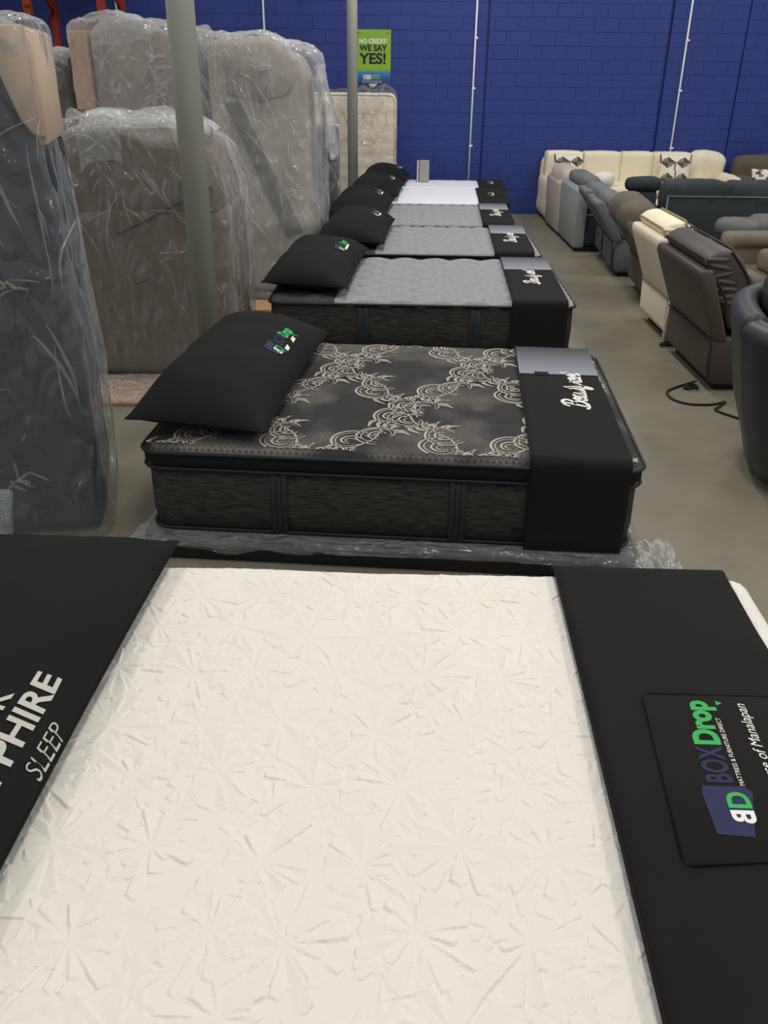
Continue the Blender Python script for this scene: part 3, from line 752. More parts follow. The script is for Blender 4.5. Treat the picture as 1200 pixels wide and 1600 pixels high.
grey_bed(3, 1.258, 5.69, 1.5, 2.05, 1.47, 0.60, 0.965, 'wide black pillow with store logo, on the grey mattress next behind the floral one', 'light grey quilted mattress next behind the dark floral one',
         'black foot protector with grey satin panel, on the grey mattress next behind the floral one', 'black box spring under the first grey mattress behind the floral one', 0.8)
grey_bed(4, 1.296, 7.38, 1.5, 1.84, 1.35, 0.525, 0.855, 'wide black pillow on the middle one of the three grey mattresses', 'light grey quilted mattress, middle one of the three grey ones',
         'black foot protector on the middle one of the three grey mattresses', 'black box spring under the middle grey mattress', 0.75)
grey_bed(5, 1.285, 8.83, 1.5, 1.8, 1.38, 0.555, 0.865, 'wide black pillow on the farthest grey mattress', 'light grey quilted mattress, farthest of the three grey ones, before the white pair',
         'black foot protector on the farthest grey mattress', 'black box spring under the farthest grey mattress', 0.75)
# --- beds 6, 7 white, far
def far_bed(n, px, py, L, W, zt, bx0, bx1, plab, mlab, flab, slab):
    loc, a = bed_frame_pose(px, py, 1.5, L, W)
    foundation(loc, a, L, W, 0.15, slab, FOUND)
    mattress(mlab, loc, a, L, W, 0.15, zt, 'cool', group='white mattresses at the wall')
    b = band(flab, loc, a, bx0, bx1, W, zt+0.004, 0.165, 0.03)
    xm = (bx0+bx1)/2
    box('pocket', xm-0.15, xm+0.15, -0.22, 0.2, zt+0.011, zt+0.021, BLACK, b, 0.003)
    brand_logo(b, lambda u, v, dz=0.0: (xm+0.03-v, -0.02+u, zt+0.0225+dz), 0.85, far=True)
    std_pillow(plab, loc, a, -0.595, 0.0, 0.58, W*0.97, 0.22, zt+0.005, n*5, 0.08, 3, s=0.7, far=True, at=(0.19, 0.06))
far_bed(6, 1.405, 10.33, 1.9, 1.26, 0.51, 0.585, 0.935, 'wide black pillow on the nearer of the two far white mattresses', 'plain white mattress, nearer of the two by the blue wall',
        'black foot protector on the nearer far white mattress', 'black box spring under the nearer far white mattress')
far_bed(7, 1.51, 11.70, 1.9, 0.80, 0.51, 0.605, 0.935, 'wide black pillow on the white mattress against the blue wall', 'plain white mattress against the blue wall, farthest of all',
        'black foot protector on the farthest white mattress', 'black box spring under the farthest white mattress')

# torn plastic on the floor at the foot of the floral bed
def crumple(name, lab, c, sx, sy, h, seed, m, cat='plastic sheet'):
    n = 26; X, Y = np.meshgrid(np.linspace(-.5, .5, n+1), np.linspace(-.5, .5, n+1), indexing='ij'); x, y = X.ravel(), Y.ravel()
    P = np.stack([x*7, y*7, 0*x], 1); e = np.clip(1-np.maximum(abs(x), abs(y))*2, 0, 1)
    z = 0.004+h*np.abs(fb(P, seed))*(0.25+0.75*e**0.5); a = 1+0.35*fb(np.stack([x*3, y*3, 0*x+5], 1), seed)
    i, j = np.meshgrid(np.arange(n), np.arange(n), indexing='ij'); b = (i*(n+1)+j).ravel()
    o = pyd(name, np.stack([c[0]+x*sx*a, c[1]+y*sy*a, c[2]+z], 1), np.stack([b, b+n+1, b+n+2, b+1], 1), None, m, False)
    return tag(o, lab, cat)
crumple('plastic_scrap', 'crumpled clear plastic on the floor at the foot of the floral bed', (1.16, 3.14, 0), 0.20, 0.44, 0.09, 8, film_mat('clear_film_scrap', base=0.3, amp=0.4, scale=(14, 14, 14)))

# grey upright box on the farthest mattress
t = thing('upright_box', 'small grey upright box standing on the farthest white mattress', 'box', (0.47, 12.30, 0.512))
GB = mat('light_grey_plastic', (158, 158, 152), 0.5, 0.04)
box('body', -0.055, 0.075, -0.07, 0.07, 0, 0.262, GB, t, 0.006); box('side_cover', -0.085, -0.063, -0.065, 0.07, 0, 0.255, mat('pale_plastic', (200, 198, 192), 0.5, 0.03), t, 0.004); box('seam', -0.064, -0.054, -0.06, 0.06, 0.004, 0.25, GUSSET, t)

# ------------------------------------------------------------------ wrapped furniture on the left
from mathutils.bvhtree import BVHTree
def foldfn(a, sd, flare=0.0, top=0.0, vs=1.0, shape=None):
    """creased polythene draped on a box: sharp ridges, vertical pleats, flared hem, billowed top"""
    def f(P, n):
        H = P[:, 2].max()-P[:, 2].min()+1e-6; hz = (P[:, 2]-P[:, 2].min())/H
        r1 = np.abs(vn(P*np.array([3.2, 3.2, 1.6])*vs, sd)); r2 = np.abs(vn((P+0.35*P[:, [2, 0, 1]])*np.array([7, 7, 2.6])*vs, sd+3))
        r3 = np.abs(vn((P-0.3*P[:, [2, 0, 1]])*np.array([15, 15, 7])*vs, sd+9))
        d = a*(0.7-r1*1.6)+a*0.8*(0.5-r2*1.5)+a*0.45*(0.4-r3*1.3)
        q = P+n*(np.maximum(d, -a*0.25))[:, None]
        q += n*np.array([1, 1, 0])*(flare*np.clip(1-hz*2.2, 0, 1)**1.4*(0.7+0.6*vn(P*np.array([5, 5, 0.5]), sd+4)))[:, None]
        up = n[:, 2] > 0.4
        q[:, 2] += np.where(up, top*(0.25+1.1*np.abs(fb(P*np.array([3.2, 3.2, 1]), sd+6))), 0)
        if shape is not None: q = shape(q)
        return q
    return f
CREASE_GLINT = film_mat('film_crease_glint', (0.97, 0.96, 0.95), base=0.10, amp=0.35, scale=(16, 16, 8), rough=0.16, bump=0.5)
BUNCH = film_mat('film_bunch', (0.95, 0.95, 0.94), base=0.22, amp=0.5, scale=(7, 7, 5), rough=0.10, bump=0.4)
def creases(t, film, n, seed, box4, ang=(90, 25), glint_stars=0, fan=None, wid=(0.003, 0.008), ln=(0.08, 0.42), mm=None):
    """doubled-over folds pressed out of the film, plus glints built in as shapes: thin roof-shaped strips lying on its near face"""
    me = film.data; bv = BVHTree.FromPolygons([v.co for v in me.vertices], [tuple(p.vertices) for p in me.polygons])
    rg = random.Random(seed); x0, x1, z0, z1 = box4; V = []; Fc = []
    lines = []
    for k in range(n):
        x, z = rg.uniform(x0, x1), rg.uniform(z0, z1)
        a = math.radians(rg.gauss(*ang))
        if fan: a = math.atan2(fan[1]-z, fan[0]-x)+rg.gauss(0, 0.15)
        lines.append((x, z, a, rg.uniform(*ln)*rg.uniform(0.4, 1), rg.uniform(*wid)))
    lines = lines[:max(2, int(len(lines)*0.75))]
    for k in range(glint_stars):  # star-shaped groups of pale strips stand in for reflected glints
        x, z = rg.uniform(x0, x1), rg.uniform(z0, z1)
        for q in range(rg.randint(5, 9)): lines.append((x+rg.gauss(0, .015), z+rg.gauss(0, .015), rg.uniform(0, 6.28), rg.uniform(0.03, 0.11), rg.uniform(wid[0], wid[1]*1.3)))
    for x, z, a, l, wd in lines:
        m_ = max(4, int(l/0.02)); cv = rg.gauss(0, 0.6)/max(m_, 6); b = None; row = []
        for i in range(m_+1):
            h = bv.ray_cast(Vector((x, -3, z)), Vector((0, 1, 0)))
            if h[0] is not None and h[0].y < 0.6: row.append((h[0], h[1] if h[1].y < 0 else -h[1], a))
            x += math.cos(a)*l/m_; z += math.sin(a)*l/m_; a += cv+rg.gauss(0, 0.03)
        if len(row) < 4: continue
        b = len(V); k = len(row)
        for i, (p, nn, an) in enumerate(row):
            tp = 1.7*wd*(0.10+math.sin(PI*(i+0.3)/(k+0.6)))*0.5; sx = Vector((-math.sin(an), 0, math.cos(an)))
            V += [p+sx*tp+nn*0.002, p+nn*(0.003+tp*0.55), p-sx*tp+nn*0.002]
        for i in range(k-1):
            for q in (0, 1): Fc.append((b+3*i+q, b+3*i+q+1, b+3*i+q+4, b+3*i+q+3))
    o = pyd('film_folds_glints', V, Fc, t, mm or CREASE_GLINT); o['kind'] = 'stuff'; return o
def bunch(t, size, c, seed, res=0.02, amp=0.03, m=None):
    """loose gathered film lying over the top edge, hanging a little over the near side"""
    nx, ny = int(size[0]/res), int((size[1]+size[2]*1.6)/res)
    U, Vv = np.meshgrid(np.linspace(-.5, .5, nx+1), np.linspace(0, 1, ny+1), indexing='ij'); u, v = U.ravel(), Vv.ravel()
    d = v*(size[1]+size[2]*1.6)-size[2]*1.6
    P = np.stack([u*size[0], d, 0*u+seed], 1); r = ridge(P*np.array([4.5, 7, 1]), seed)*0.6+ridge((P+0.4*P[:, [1, 0, 2]])*np.array([11, 8, 1]), seed+2)*0.35+ridge(P*np.array([21, 17, 1]), seed+5)*0.18
    prof = np.clip(1-(2*u)**4, 0, 1); hang = d < 0
    y = np.where(hang, -0.012-0.35*amp*(r+1), d)+c[1]-size[1]/2; z = c[2]-size[2]/2+np.where(hang, d*(0.7+0.45*vn(P*np.array([3.2, 0, 0]), seed+7)), 0)+np.where(hang, 0.6, 1.0)*prof*(size[2]*0.55+amp*(r+0.4))
    i, j = np.meshgrid(np.arange(nx), np.arange(ny), indexing='ij'); b = (i*(ny+1)+j).ravel()
    return pyd('gathered_film', np.stack([c[0]+u*size[0], y, z], 1), np.stack([b, b+ny+1, b+ny+2, b+1], 1), t, m or BUNCH, False)

SLATE = mat('slate_upholstery', (42, 50, 58), 0.9, 0.12, 3, 0.3, 300)
PEACH = mat('peach_lining', (192, 170, 150), 0.9, 0.05, 3)
SPECK = mat('pale_speckled_fabric', (158, 168, 168), 0.95, 0.45, 160)
TAUPE = mat('taupe_upholstery', (114, 103, 91), 0.92, 0.14, 3, 0.3, 300)
TAUPED = mat('dark_taupe_seam', (58, 54, 50), 0.9, 0.05, 4)
GREYW = mat('warm_grey_upholstery', (146, 137, 127), 0.92, 0.12, 3, 0.3, 300)
GREYK = mat('charcoal_upholstery', (84, 84, 80), 0.92, 0.08, 3, 0.3, 300)
DKLEG = mat('dark_frame', (64, 62, 62), 0.8, 0.08, 4)

# A: slate sofa on end, nearest
rA = math.radians(13)
tA = thing('wrapped_sofa', 'slate blue sofa stood on end in clear plastic, nearest at the left edge', 'sofa', (-1.245, 3.40, 0), rA)
def shA(q):
    q = q.copy(); hz = np.clip(q[:, 2]+0.97, 0, 2)/2
    q[:, 0] += 0.018*np.sin(hz*5+0.5)
    return q
soft('seat_block', (0.97, 0.66, 1.64), (-0.495, 0.38, 0.84), 0.05, 0.06, SLATE, tA, puff(0.012, 3, 0.010, 5))
soft('arm', (0.93, 0.62, 0.36), (-0.50, 0.40, 1.80), 0.08, 0.05, SLATE, tA, puff(0.015, 4, 0.010, 6))
lining = [(-0.30, 2.01), (-0.02, 2.01), (0.0, 1.95), (0.0, 1.645), (-0.045, 1.66), (-0.08, 1.71), (-0.115, 1.82), (-0.15, 1.95), (-0.30, 1.985)]
prism('lining_panel', lining, 0.035, 0.075, PEACH, tA, 0.006, 1)
prism('lining_side', [(-0.03, 1.62), (0.0, 1.62), (0.0, 1.99), (-0.03, 2.01)], 0.06, 0.66, PEACH, tA, 0.006, 1)
soft('footrest_pad', (0.42, 0.10, 0.62), (-0.63, 0.05, 0.62), 0.05, 0.05, SLATE, tA, puff(0.02, 7, 0.01, 6))
prism('speckled_cushion', [(-0.75, 0.02), (-0.40, 0.02), (-0.385, 0.14), (-0.36, 0.25), (-0.46, 0.262), (-0.75, 0.23)], 0.01, 0.08, SPECK, tA, 0.02, 2)
fA = soft('plastic_wrap', (1.0, 0.78, 2.02), (-0.50, 0.39, 1.015), 0.045, 0.02, film_mat('clear_film_cool', (0.84, 0.9, 0.94), 0.05, 0.30, (4.5, 4.5, 2.4), 0.10), tA, foldfn(0.020, 21, 0.012, 0.02, 1.0, shA), bottom=False)
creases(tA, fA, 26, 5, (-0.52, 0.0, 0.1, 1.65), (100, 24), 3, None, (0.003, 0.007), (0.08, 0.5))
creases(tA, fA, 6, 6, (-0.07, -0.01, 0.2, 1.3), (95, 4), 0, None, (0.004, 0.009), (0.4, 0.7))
bunch(tA, (0.62, 0.6, 0.09), (-0.36, 0.36, 2.03), 3)

# B: taupe sofa on end, behind the first column
tB = thing('wrapped_sofa', 'taupe sofa stood on end in clear plastic, behind the thick grey column', 'sofa', (-1.50, 5.6, 0), 0.0)
def shB(q):
    q = q.copy(); k = np.clip((q[:, 0]-0.10)/0.4, 0, 1)*np.clip((q[:, 2]-0.30)/0.45, 0, 1)
    q[:, 2] -= 0.15*k*np.clip((q[:, 1]+0.5)/0.5, 0.2, 1.2); q[:, 0] -= 0.05*k
    return q
soft('lower_body', (0.97, 0.92, 1.06), (-0.005, 0.49, 0.55), 0.05, 0.06, TAUPE, tB, puff(0.010, 5, 0.014, 5))
prism('arm_roll', [(-0.485, 1.04), (-0.485, 1.50), (-0.1, 1.53), (0.36, 1.41), (0.44, 1.20), (0.455, 1.04)], 0.035, 0.93, TAUPE, tB, 0.05, 3)
tube('welt', [(-0.20, 0.024, 0.93), (0.0, 0.022, 1.02), (0.2, 0.026, 1.12), (0.42, 0.03, 1.22)], 0.007, TAUPED, tB, 6)
tube('welt', [(-0.12, 0.026, 0.62), (0.05, 0.026, 0.69), (0.22, 0.026, 0.77)], 0.005, TAUPED, tB, 6)
fB = soft('plastic_wrap', (1.0, 0.98, 1.55), (0, 0.49, 0.785), 0.05, 0.022, film_mat('clear_film', base=0.07, amp=0.42), tB, foldfn(0.024, 33, 0.03, 0.05, 1.0, shB), bottom=False)
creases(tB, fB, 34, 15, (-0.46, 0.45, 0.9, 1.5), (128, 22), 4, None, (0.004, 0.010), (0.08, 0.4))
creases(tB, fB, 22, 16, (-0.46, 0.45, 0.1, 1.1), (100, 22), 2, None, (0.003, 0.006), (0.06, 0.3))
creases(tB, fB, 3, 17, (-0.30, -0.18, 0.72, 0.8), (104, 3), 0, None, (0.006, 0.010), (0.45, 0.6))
bunch(tB, (0.84, 0.7, 0.10), (-0.05, 0.42, 1.56), 7, 0.02, 0.035); bunch(tB, (0.26, 0.3, 0.15), (-0.24, 0.2, 1.60), 9, 0.016, 0.03)
t = thing('cardboard_sheet', 'flat brown cardboard in plastic on the floor under the taupe wrapped sofa', 'cardboard', (-1.68, 5.30, 0), 0.05)
box('sheet', -0.40, 0.36, -0.25, 0.22, 0.0, 0.02, CARD, t, 0.004)
fS = soft('plastic_wrap', (0.82, 0.52, 0.03), (-0.02, 0, 0.026), 0.012, 0.04, film_mat('clear_film_scrap2', base=0.12, amp=0.4, scale=(8, 8, 8)), t, lambda P, n: P+np.array([0, 0, 1])*(0.012*np.abs(fb(P*9, 3)))[:, None], bottom=False)

# C1: tall warm grey loveseat on end with a cardboard corner
tC = thing('wrapped_sofa', 'tall warm grey sofa on end with a cardboard corner, in clear plastic by the rack', 'sofa', (-2.06, 8.05, 0), 0.0)
soft('body', (0.90, 0.78, 1.40), (0.02, 0.44, 0.71), 0.06, 0.07, GREYW, tC, puff(0.012, 6, 0.014, 5))
prism('back_roll', [(-0.42, 1.40), (-0.42, 2.10), (-0.2, 2.17), (0.2, 2.12), (0.44, 2.04), (0.44, 1.40)], 0.045, 0.8, GREYW, tC, 0.06, 3)
for x in (-0.34, -0.12): box('frame_rail', x-0.05, x+0.05, 0.0, 0.05, 1.20, 1.52, DKLEG, tC, 0.01)
box('cardboard_corner', -0.585, -0.43, 0.02, 0.75, 0.9, 2.12, CARD, tC, 0.015); box('cardboard_fold', -0.585, -0.44, 0.005, 0.03, 1.52, 1.535, mat('dark_card', (120, 88, 62), 0.9), tC)
def shC(q):
    q = q.copy(); b = np.exp(-((q[:, 0]+0.18)/0.16)**2)*np.clip((q[:, 2]-0.75)/0.3, 0, 1); q[:, 2] += 0.06*b
    k = np.clip((q[:, 0]-0.15)/0.35, 0, 1)*np.clip((q[:, 2]-0.75)/0.3, 0, 1); q[:, 2] -= 0.03*k
    return q
fC = soft('plastic_wrap', (1.04, 0.86, 2.15), (-0.06, 0.43, 1.085), 0.05, 0.025, film_mat('clear_film_milky', base=0.12, amp=0.45), tC, foldfn(0.026, 45, 0.01, 0.04, 0.9, shC), bottom=False)
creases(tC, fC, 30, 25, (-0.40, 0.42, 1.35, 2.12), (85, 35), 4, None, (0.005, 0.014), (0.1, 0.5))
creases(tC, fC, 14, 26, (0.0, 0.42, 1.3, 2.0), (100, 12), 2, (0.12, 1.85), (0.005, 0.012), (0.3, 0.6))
bunch(tC, (0.50, 0.5, 0.16), (-0.15, 0.32, 2.19), 13, 0.022, 0.04); bunch(tC, (0.5, 0.5, 0.09), (0.2, 0.36, 2.11), 14, 0.022, 0.03)

# C2: second tall one, its film flaring to the floor
tC2 = thing('wrapped_sofa', 'tall pale grey sofa on end, its clear plastic flaring out, left of far column', 'sofa', (-1.085, 8.02, 0), 0.0)
prism('body', [(-0.43, 0.02), (-0.43, 2.06), (0.1, 2.07), (0.34, 1.94), (0.40, 1.78), (0.44, 0.02)], 0.05, 0.8, mat('pale_grey_upholstery', (166, 158, 148), 0.92, 0.12, 3), tC2, 0.05, 3)
prism('seat_edge', [(-0.30, 1.60), (-0.17, 1.60), (0.33, 0.55), (0.18, 0.50)], 0.02, 0.075, GREYK, tC2, 0.02, 2)
prism('cushion', [(-0.28, 1.66), (-0.28, 1.96), (0.06, 1.90), (0.30, 1.76), (0.24, 1.66), (0.0, 1.60)], 0.02, 0.08, GREYW, tC2, 0.02, 2)
def shC2(q):
    q = q.copy(); k = np.clip((q[:, 0]-0.05)/0.4, 0, 1)*np.clip((q[:, 2]-0.72)/0.3, 0, 1); q[:, 2] -= 0.13*k
    hz = np.clip(1-(q[:, 2]+1.0)/1.6, 0, 1); sd = np.clip(q[:, 0]/0.45, 0, 1)
    q[:, 0] += 0.03*sd*np.exp(-((q[:, 2]-0.3)/0.5)**2)+0.04*sd*hz
    fr = q[:, 1] < -0.3; q[:, 1] -= np.where(fr, 0.38*hz**1.5*(0.6+0.5*np.abs(vn(q*np.array([6, 0, 1.2]), 61))), 0)
    return q
fC2 = soft('plastic_wrap', (0.94, 0.86, 2.08), (0.0, 0.43, 1.045), 0.05, 0.024, film_mat('clear_film_milky2', base=0.14, amp=0.5, scale=(6, 6, 1.4)), tC2, foldfn(0.026, 57, 0.015, 0.04, 1.0, shC2), bottom=False)
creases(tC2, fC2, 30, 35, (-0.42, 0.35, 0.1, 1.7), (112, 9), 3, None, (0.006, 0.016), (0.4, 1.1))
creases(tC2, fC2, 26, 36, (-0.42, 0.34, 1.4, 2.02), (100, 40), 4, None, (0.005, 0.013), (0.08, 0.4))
bunch(tC2, (0.70, 0.5, 0.09), (-0.08, 0.36, 2.06), 17, 0.022, 0.03)
fl2 = soft('film_flap', (0.05, 0.5, 0.75), (0.505, 0.35, 1.52), 0.02, 0.024, BUNCH, tC2, lambda P, n: (lambda q: q+np.stack([0.10*np.clip(-P[:, 2]+0.38, 0, 1)*1.2-0.10*np.clip(P[:, 2]-0.1, 0, 1)*1.4, 0*P[:, 0], 0*P[:, 0]], 1))(P+n*(0.02*ridge(P*np.array([5, 5, 6]), 8))[:, None]))
tag(box('cardboard_pad', -1.42, -0.90, 7.26, 7.60, 0.0, 0.05, CARD, None, 0.01), 'brown cardboard pad on the floor before the pale grey wrapped sofa', 'cardboard')

# D: charcoal wrapped piece between
tD = thing('wrapped_sofa', 'charcoal sofa end in clear plastic, between the slate one and the cardboard corner', 'sofa', (-3.15, 8.4, 0), 0.0)
soft('body', (0.68, 0.74, 1.90), (0.02, 0.42, 0.97), 0.08, 0.08, GREYK, tD, puff(0.02, 12, 0.015, 5))
fD = soft('plastic_wrap', (0.72, 0.8, 1.94), (0.02, 0.42, 0.98), 0.06, 0.03, FILM, tD, foldfn(0.02, 71, 0.02, 0.04, 1.0), bottom=False)
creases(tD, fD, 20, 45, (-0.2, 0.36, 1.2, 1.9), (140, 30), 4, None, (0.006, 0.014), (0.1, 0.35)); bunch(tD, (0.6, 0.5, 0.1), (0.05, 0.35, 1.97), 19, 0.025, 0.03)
# E: dark box piece by the far column
tE = thing('wrapped_armchair', 'dark grey armchair in clear plastic, low beside the far column', 'armchair', (-0.735, 9.27, 0), 0.0)
DGU = mat('dark_grey_upholstery', (66, 66, 65), 0.9, 0.1, 3)
soft('body', (0.43, 0.42, 0.8), (0, 0.26, 0.42), 0.05, 0.06, DGU, tE, puff(0.01, 14, 0.01, 5))
soft('back', (0.44, 0.35, 0.54), (0, 0.30, 1.07), 0.04, 0.05, DGU, tE, puff(0.012, 15, 0.01, 5))
fE = soft('plastic_wrap', (0.47, 0.52, 1.34), (0, 0.28, 0.69), 0.05, 0.024, film_mat('clear_film_dense', base=0.08, amp=0.6, scale=(9, 9, 1.5)), tE, foldfn(0.016, 83, 0.03, 0.015, 1.2), bottom=False)
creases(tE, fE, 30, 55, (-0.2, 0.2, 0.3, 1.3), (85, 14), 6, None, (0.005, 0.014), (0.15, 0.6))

# cream mattress standing in plastic at the back wall
tM = thing('wrapped_mattress', 'cream mattress stood on its side in clear plastic against the blue wall under the poster', 'mattress', (-0.58, 12.80, 0), 0.0)
CREAMM = mat('cream_mattress_knit', (240, 229, 213), 0.9, 0.03, 3, 0.2, 200)
def shM(P, n):
    q = P.copy(); fr = n[:, 1] < -0.5
    q[:, 1] += np.where(fr, 0.008*np.abs(np.sin(P[:, 2]*PI/0.17))*-1+0.008, 0); return q
soft('body', (1.38, 0.24, 1.55), (0, 0.0, 0.785), 0.10, 0.03, CREAMM, tM, shM)
tube('piping', [(x, -0.105, z+0.785) for x, z in rr_ring(1.33, 1.50, 0.09)], 0.008, mat('cream_piping', (222, 208, 190), 0.8), tM, 6, True)
FAINT = mat('faint_tan_print', (216, 200, 180), 0.9, 0.05)
fm = lambda x0, z0: (lambda u, v: (x0+u, -0.1265, z0+v))
text('lettering', 'WHY', 0.24, fm(0.14, 1.18), FAINT, tM, width=0.58, off=-0.006)
text('lettering', 'BEO', 0.15, fm(0.16, 0.91), FAINT, tM, width=0.46, off=-0.004)
def shMf(q):
    q = q.copy(); up = q[:, 2] > 0.70
    q[:, 2] += np.where(up, 0.07*np.exp(-((q[:, 0]-0.52)/0.10)**2)+0.04*np.exp(-((q[:, 0]-0.25)/0.06)**2), 0); return q
fM = soft('plastic_wrap', (1.40, 0.26, 1.58), (0, 0, 0.795), 0.09, 0.03, film_mat('clear_film_thin', base=0.03, amp=0.16, scale=(4, 4, 4)), tM, foldfn(0.012, 91, 0.01, 0.02, 1.0, shMf), bottom=False)
creases(tM, fM, 26, 65, (-0.2, 0.66, 0.3, 1.5), (10, 40), 3, None, (0.004, 0.010), (0.1, 0.4), film_mat('film_crease_glint_soft', base=0.18, amp=0.3, scale=(20, 20, 20)))

# pallet rack
ORANGE = mat('orange_rack_paint', (150, 50, 30), 0.6, 0.12, 6)
tR = thing('pallet_rack', 'tall orange pallet rack behind the wrapped sofas at the back left', 'rack', (-4.22, 11.9, 0))
for x in (-0.10, 0.78):
    for y in (0.0, 0.9):
        o = box('upright', x-0.045, x+0.045, y-0.04, y+0.04, 0, 3.1, ORANGE, tR, 0.006)
    for k in range(5):
        za, zb = 0.25+k*0.55, 0.8+k*0.55
        tube('brace', [(x, 0.03, za if k % 2 else zb), (x, 0.87, zb if k % 2 else za)], 0.018, ORANGE, tR, 6)
bm = bmesh.new()
for k in range(30): box_bm(bm, -0.112, -0.094, -0.046, -0.039, 0.2+k*0.09, 0.23+k*0.09); box_bm(bm, -0.074, -0.06, -0.046, -0.039, 0.2+k*0.09, 0.23+k*0.09)
fbm('punched_slots', bm, tR, GUSSET)['kind'] = 'stuff'
for y in (0.0, 0.9): box('beam', -2.3, 0.78, y-0.03, y+0.03, 2.72, 2.84, ORANGE, tR, 0.006)
box('shade_deck', -2.3, 0.78, 0.03, 0.87, 2.80, 2.83, mat('shade_deck_board', (120, 104, 84), 0.9, 0.1), tR)  # unseen deck, added above the view to shade the wall behind
box('upright', -2.33, -2.24, -0.04, 0.04, 0, 3.1, ORANGE, tR, 0.006); box('upright', -2.33, -2.24, 0.86, 0.94, 0, 3.1, ORANGE, tR, 0.006)

# ------------------------------------------------------------------ furniture on the right
def leather(n, c, r=0.5): return mat(n, c, r, 0.08, 5, 0.25, 160, 0.45)
def recliner(lab, x, y0, y1, m, style='wing', mpipe=None, zt=0.80, lean=0.10, rz=0.0, zc=0.90, seam=0.34, group='recliners backing onto the aisle', m2=None, dp=1.0):
    """back to the aisle (-x), seat towards +x; y0 near end, y1 far end"""
    cy = (y0+y1)/2; W = y1-y0; t = thing('recliner', lab, 'recliner', (x, cy, 0), rz, group); mp = mpipe or m; m2 = m2 or m
    a, b = -W/2, W/2
    prism('skirt', [(0.05, 0.045), (0.0, 0.10), (-0.01, seam), (0.06, seam+0.02), (0.70*dp, seam+0.02), (0.74*dp, 0.045)], a+0.01, b-0.01, m, t, 0.018, 2)
    for s, (p, q) in enumerate(((a, a+0.17), (b-0.17, b))):
        prism('arm', [(0.16, 0.30), (0.16, 0.53), (0.24, 0.60), (0.74*dp, 0.60), (0.82*dp, 0.54), (0.80*dp, 0.05), (0.20, 0.05)], p, q, m, t, 0.045, 3)
    prism('back_panel', [(0.0, seam-0.005), (0.10, seam-0.005), (0.04-lean, zt), (-0.05-lean, zt), (-0.055-lean, zt-0.05)], a, b, m, t, 0.022, 3)
    if style == 'wing':
        prof = [(0.03-lean, zt-0.02), (-0.02-lean, zt+0.05), (0.05-lean, zc), (0.14-lean, zc+0.01), (0.22-lean, zc-0.05), (0.24, 0.62), (0.24, seam+0.10), (0.10, seam+0.06)]
        bc = prism('back_cushion', prof, a+0.03, b-0.03, m2, t, 0.028, 3)
        for px, pz in ((-0.01-lean, zt+0.055), (0.15-lean, zc+0.012)):
            tube('piping', [(px, a+0.035, pz-0.02), (px, a+0.07, pz), (px, b-0.07, pz), (px, b-0.035, pz-0.02)], 0.0075, mp, bc, 6)
        bm = bmesh.new()
        for k in range(7):
            z = zc-0.05-k*0.045; xx = 0.07-lean+0.02*k
            bmesh.ops.create_uvsphere(bm, u_segments=10, v_segments=6, radius=1, matrix=Matrix.Translation((xx, a+0.035, z)) @ Euler((0, 0.25*math.sin(k*2.3), 0)).to_matrix().to_4x4() @ Matrix.Diagonal((0.085, 0.016, 0.017, 1)))
        g = fbm('gathered_side', bm, bc, m2, True)
        tube('piping', smooth_path([(0.135-lean, a+0.028, zc+0.005), (0.165, a+0.022, 0.72), (0.20, a+0.025, 0.55)]), 0.007, mp, bc, 6)
        tube('piping', smooth_path([(-0.02-lean, a+0.028, zt+0.045), (0.03, a+0.022, 0.62), (0.07, a+0.025, 0.46)]), 0.007, mp, bc, 6)
    elif style == 'bustle':
        hw = W/2-0.03
        for s in (-1, 1):
            soft('head_cushion', (0.30, hw, 0.26), (0.06-lean, s*(hw/2+0.005), zc-0.12), 0.12, 0.035, m2, t, puff(0.02, 11+s, 0.008, 8))
        soft('lumbar_cushion', (0.24, W-0.08, 0.30), (0.14, 0, 0.56), 0.09, 0.045, m2, t, puff(0.02, 17, 0.008, 7))
    elif style == 'roll':
        hz = zc-seam-0.02
        soft('back_cushion', (0.25, W*0.97, hz), (0.10-lean/2, 0, seam+hz/2), 0.10, 0.035, m2, t,
             lambda P, n: (lambda q: q-np.stack([lean*1.25*(q[:, 2]/hz)-0.03, 0*q[:, 0], 0*q[:, 0]], 1))(puff(0.012, 27, 0.012, 6)(P, n)))
        tube('piping', smooth_path([(0.02, a-0.002, 0.06), (0.0, a-0.002, 0.2), (0.03, a-0.003, 0.33), (0.14, a-0.002, 0.40)]), 0.006, mp, t, 6)
    soft('seat_cushion', (0.82*dp-0.24, W-0.34, 0.20), (0.23+(0.82*dp-0.24)/2, 0, 0.42), 0.06, 0.05, m2, t, puff(0.02, 31, 0.006, 8))
    tube('piping', [(-0.012, a+0.012, seam+0.002), (-0.012, b-0.012, seam+0.002)], 0.006, mp, t, 6)
    tube('piping', smooth_path([(0.012, a+0.006, 0.06), (-0.006, a+0.006, 0.2), (-0.008, a+0.008, seam)]), 0.006, mp, t, 6)
    box('base', 0.08, 0.68*dp, a+0.06, b-0.06, 0.0, 0.05, PIPING, t)
    return t
BRN = leather('brown_leather', (72, 64, 58), 0.5); BRNP = mat('dark_brown_piping', (44, 38, 36), 0.6)
CREAM = mat('cream_upholstery', (232, 221, 196), 0.85, 0.03, 4, 0.2, 200); CREAMP = mat('tan_piping', (150, 136, 108), 0.8)
UMB = mat('grey_brown_suede', (98, 91, 82), 0.9, 0.12, 6, 0.3, 200); UMBP = mat('umber_piping', (56, 50, 44), 0.8)
STEEL = mat('blue_grey_suede', (104, 107, 110), 0.9, 0.14, 5, 0.3, 200); STEELP = mat('blue_grey_piping', (52, 56, 62), 0.8)
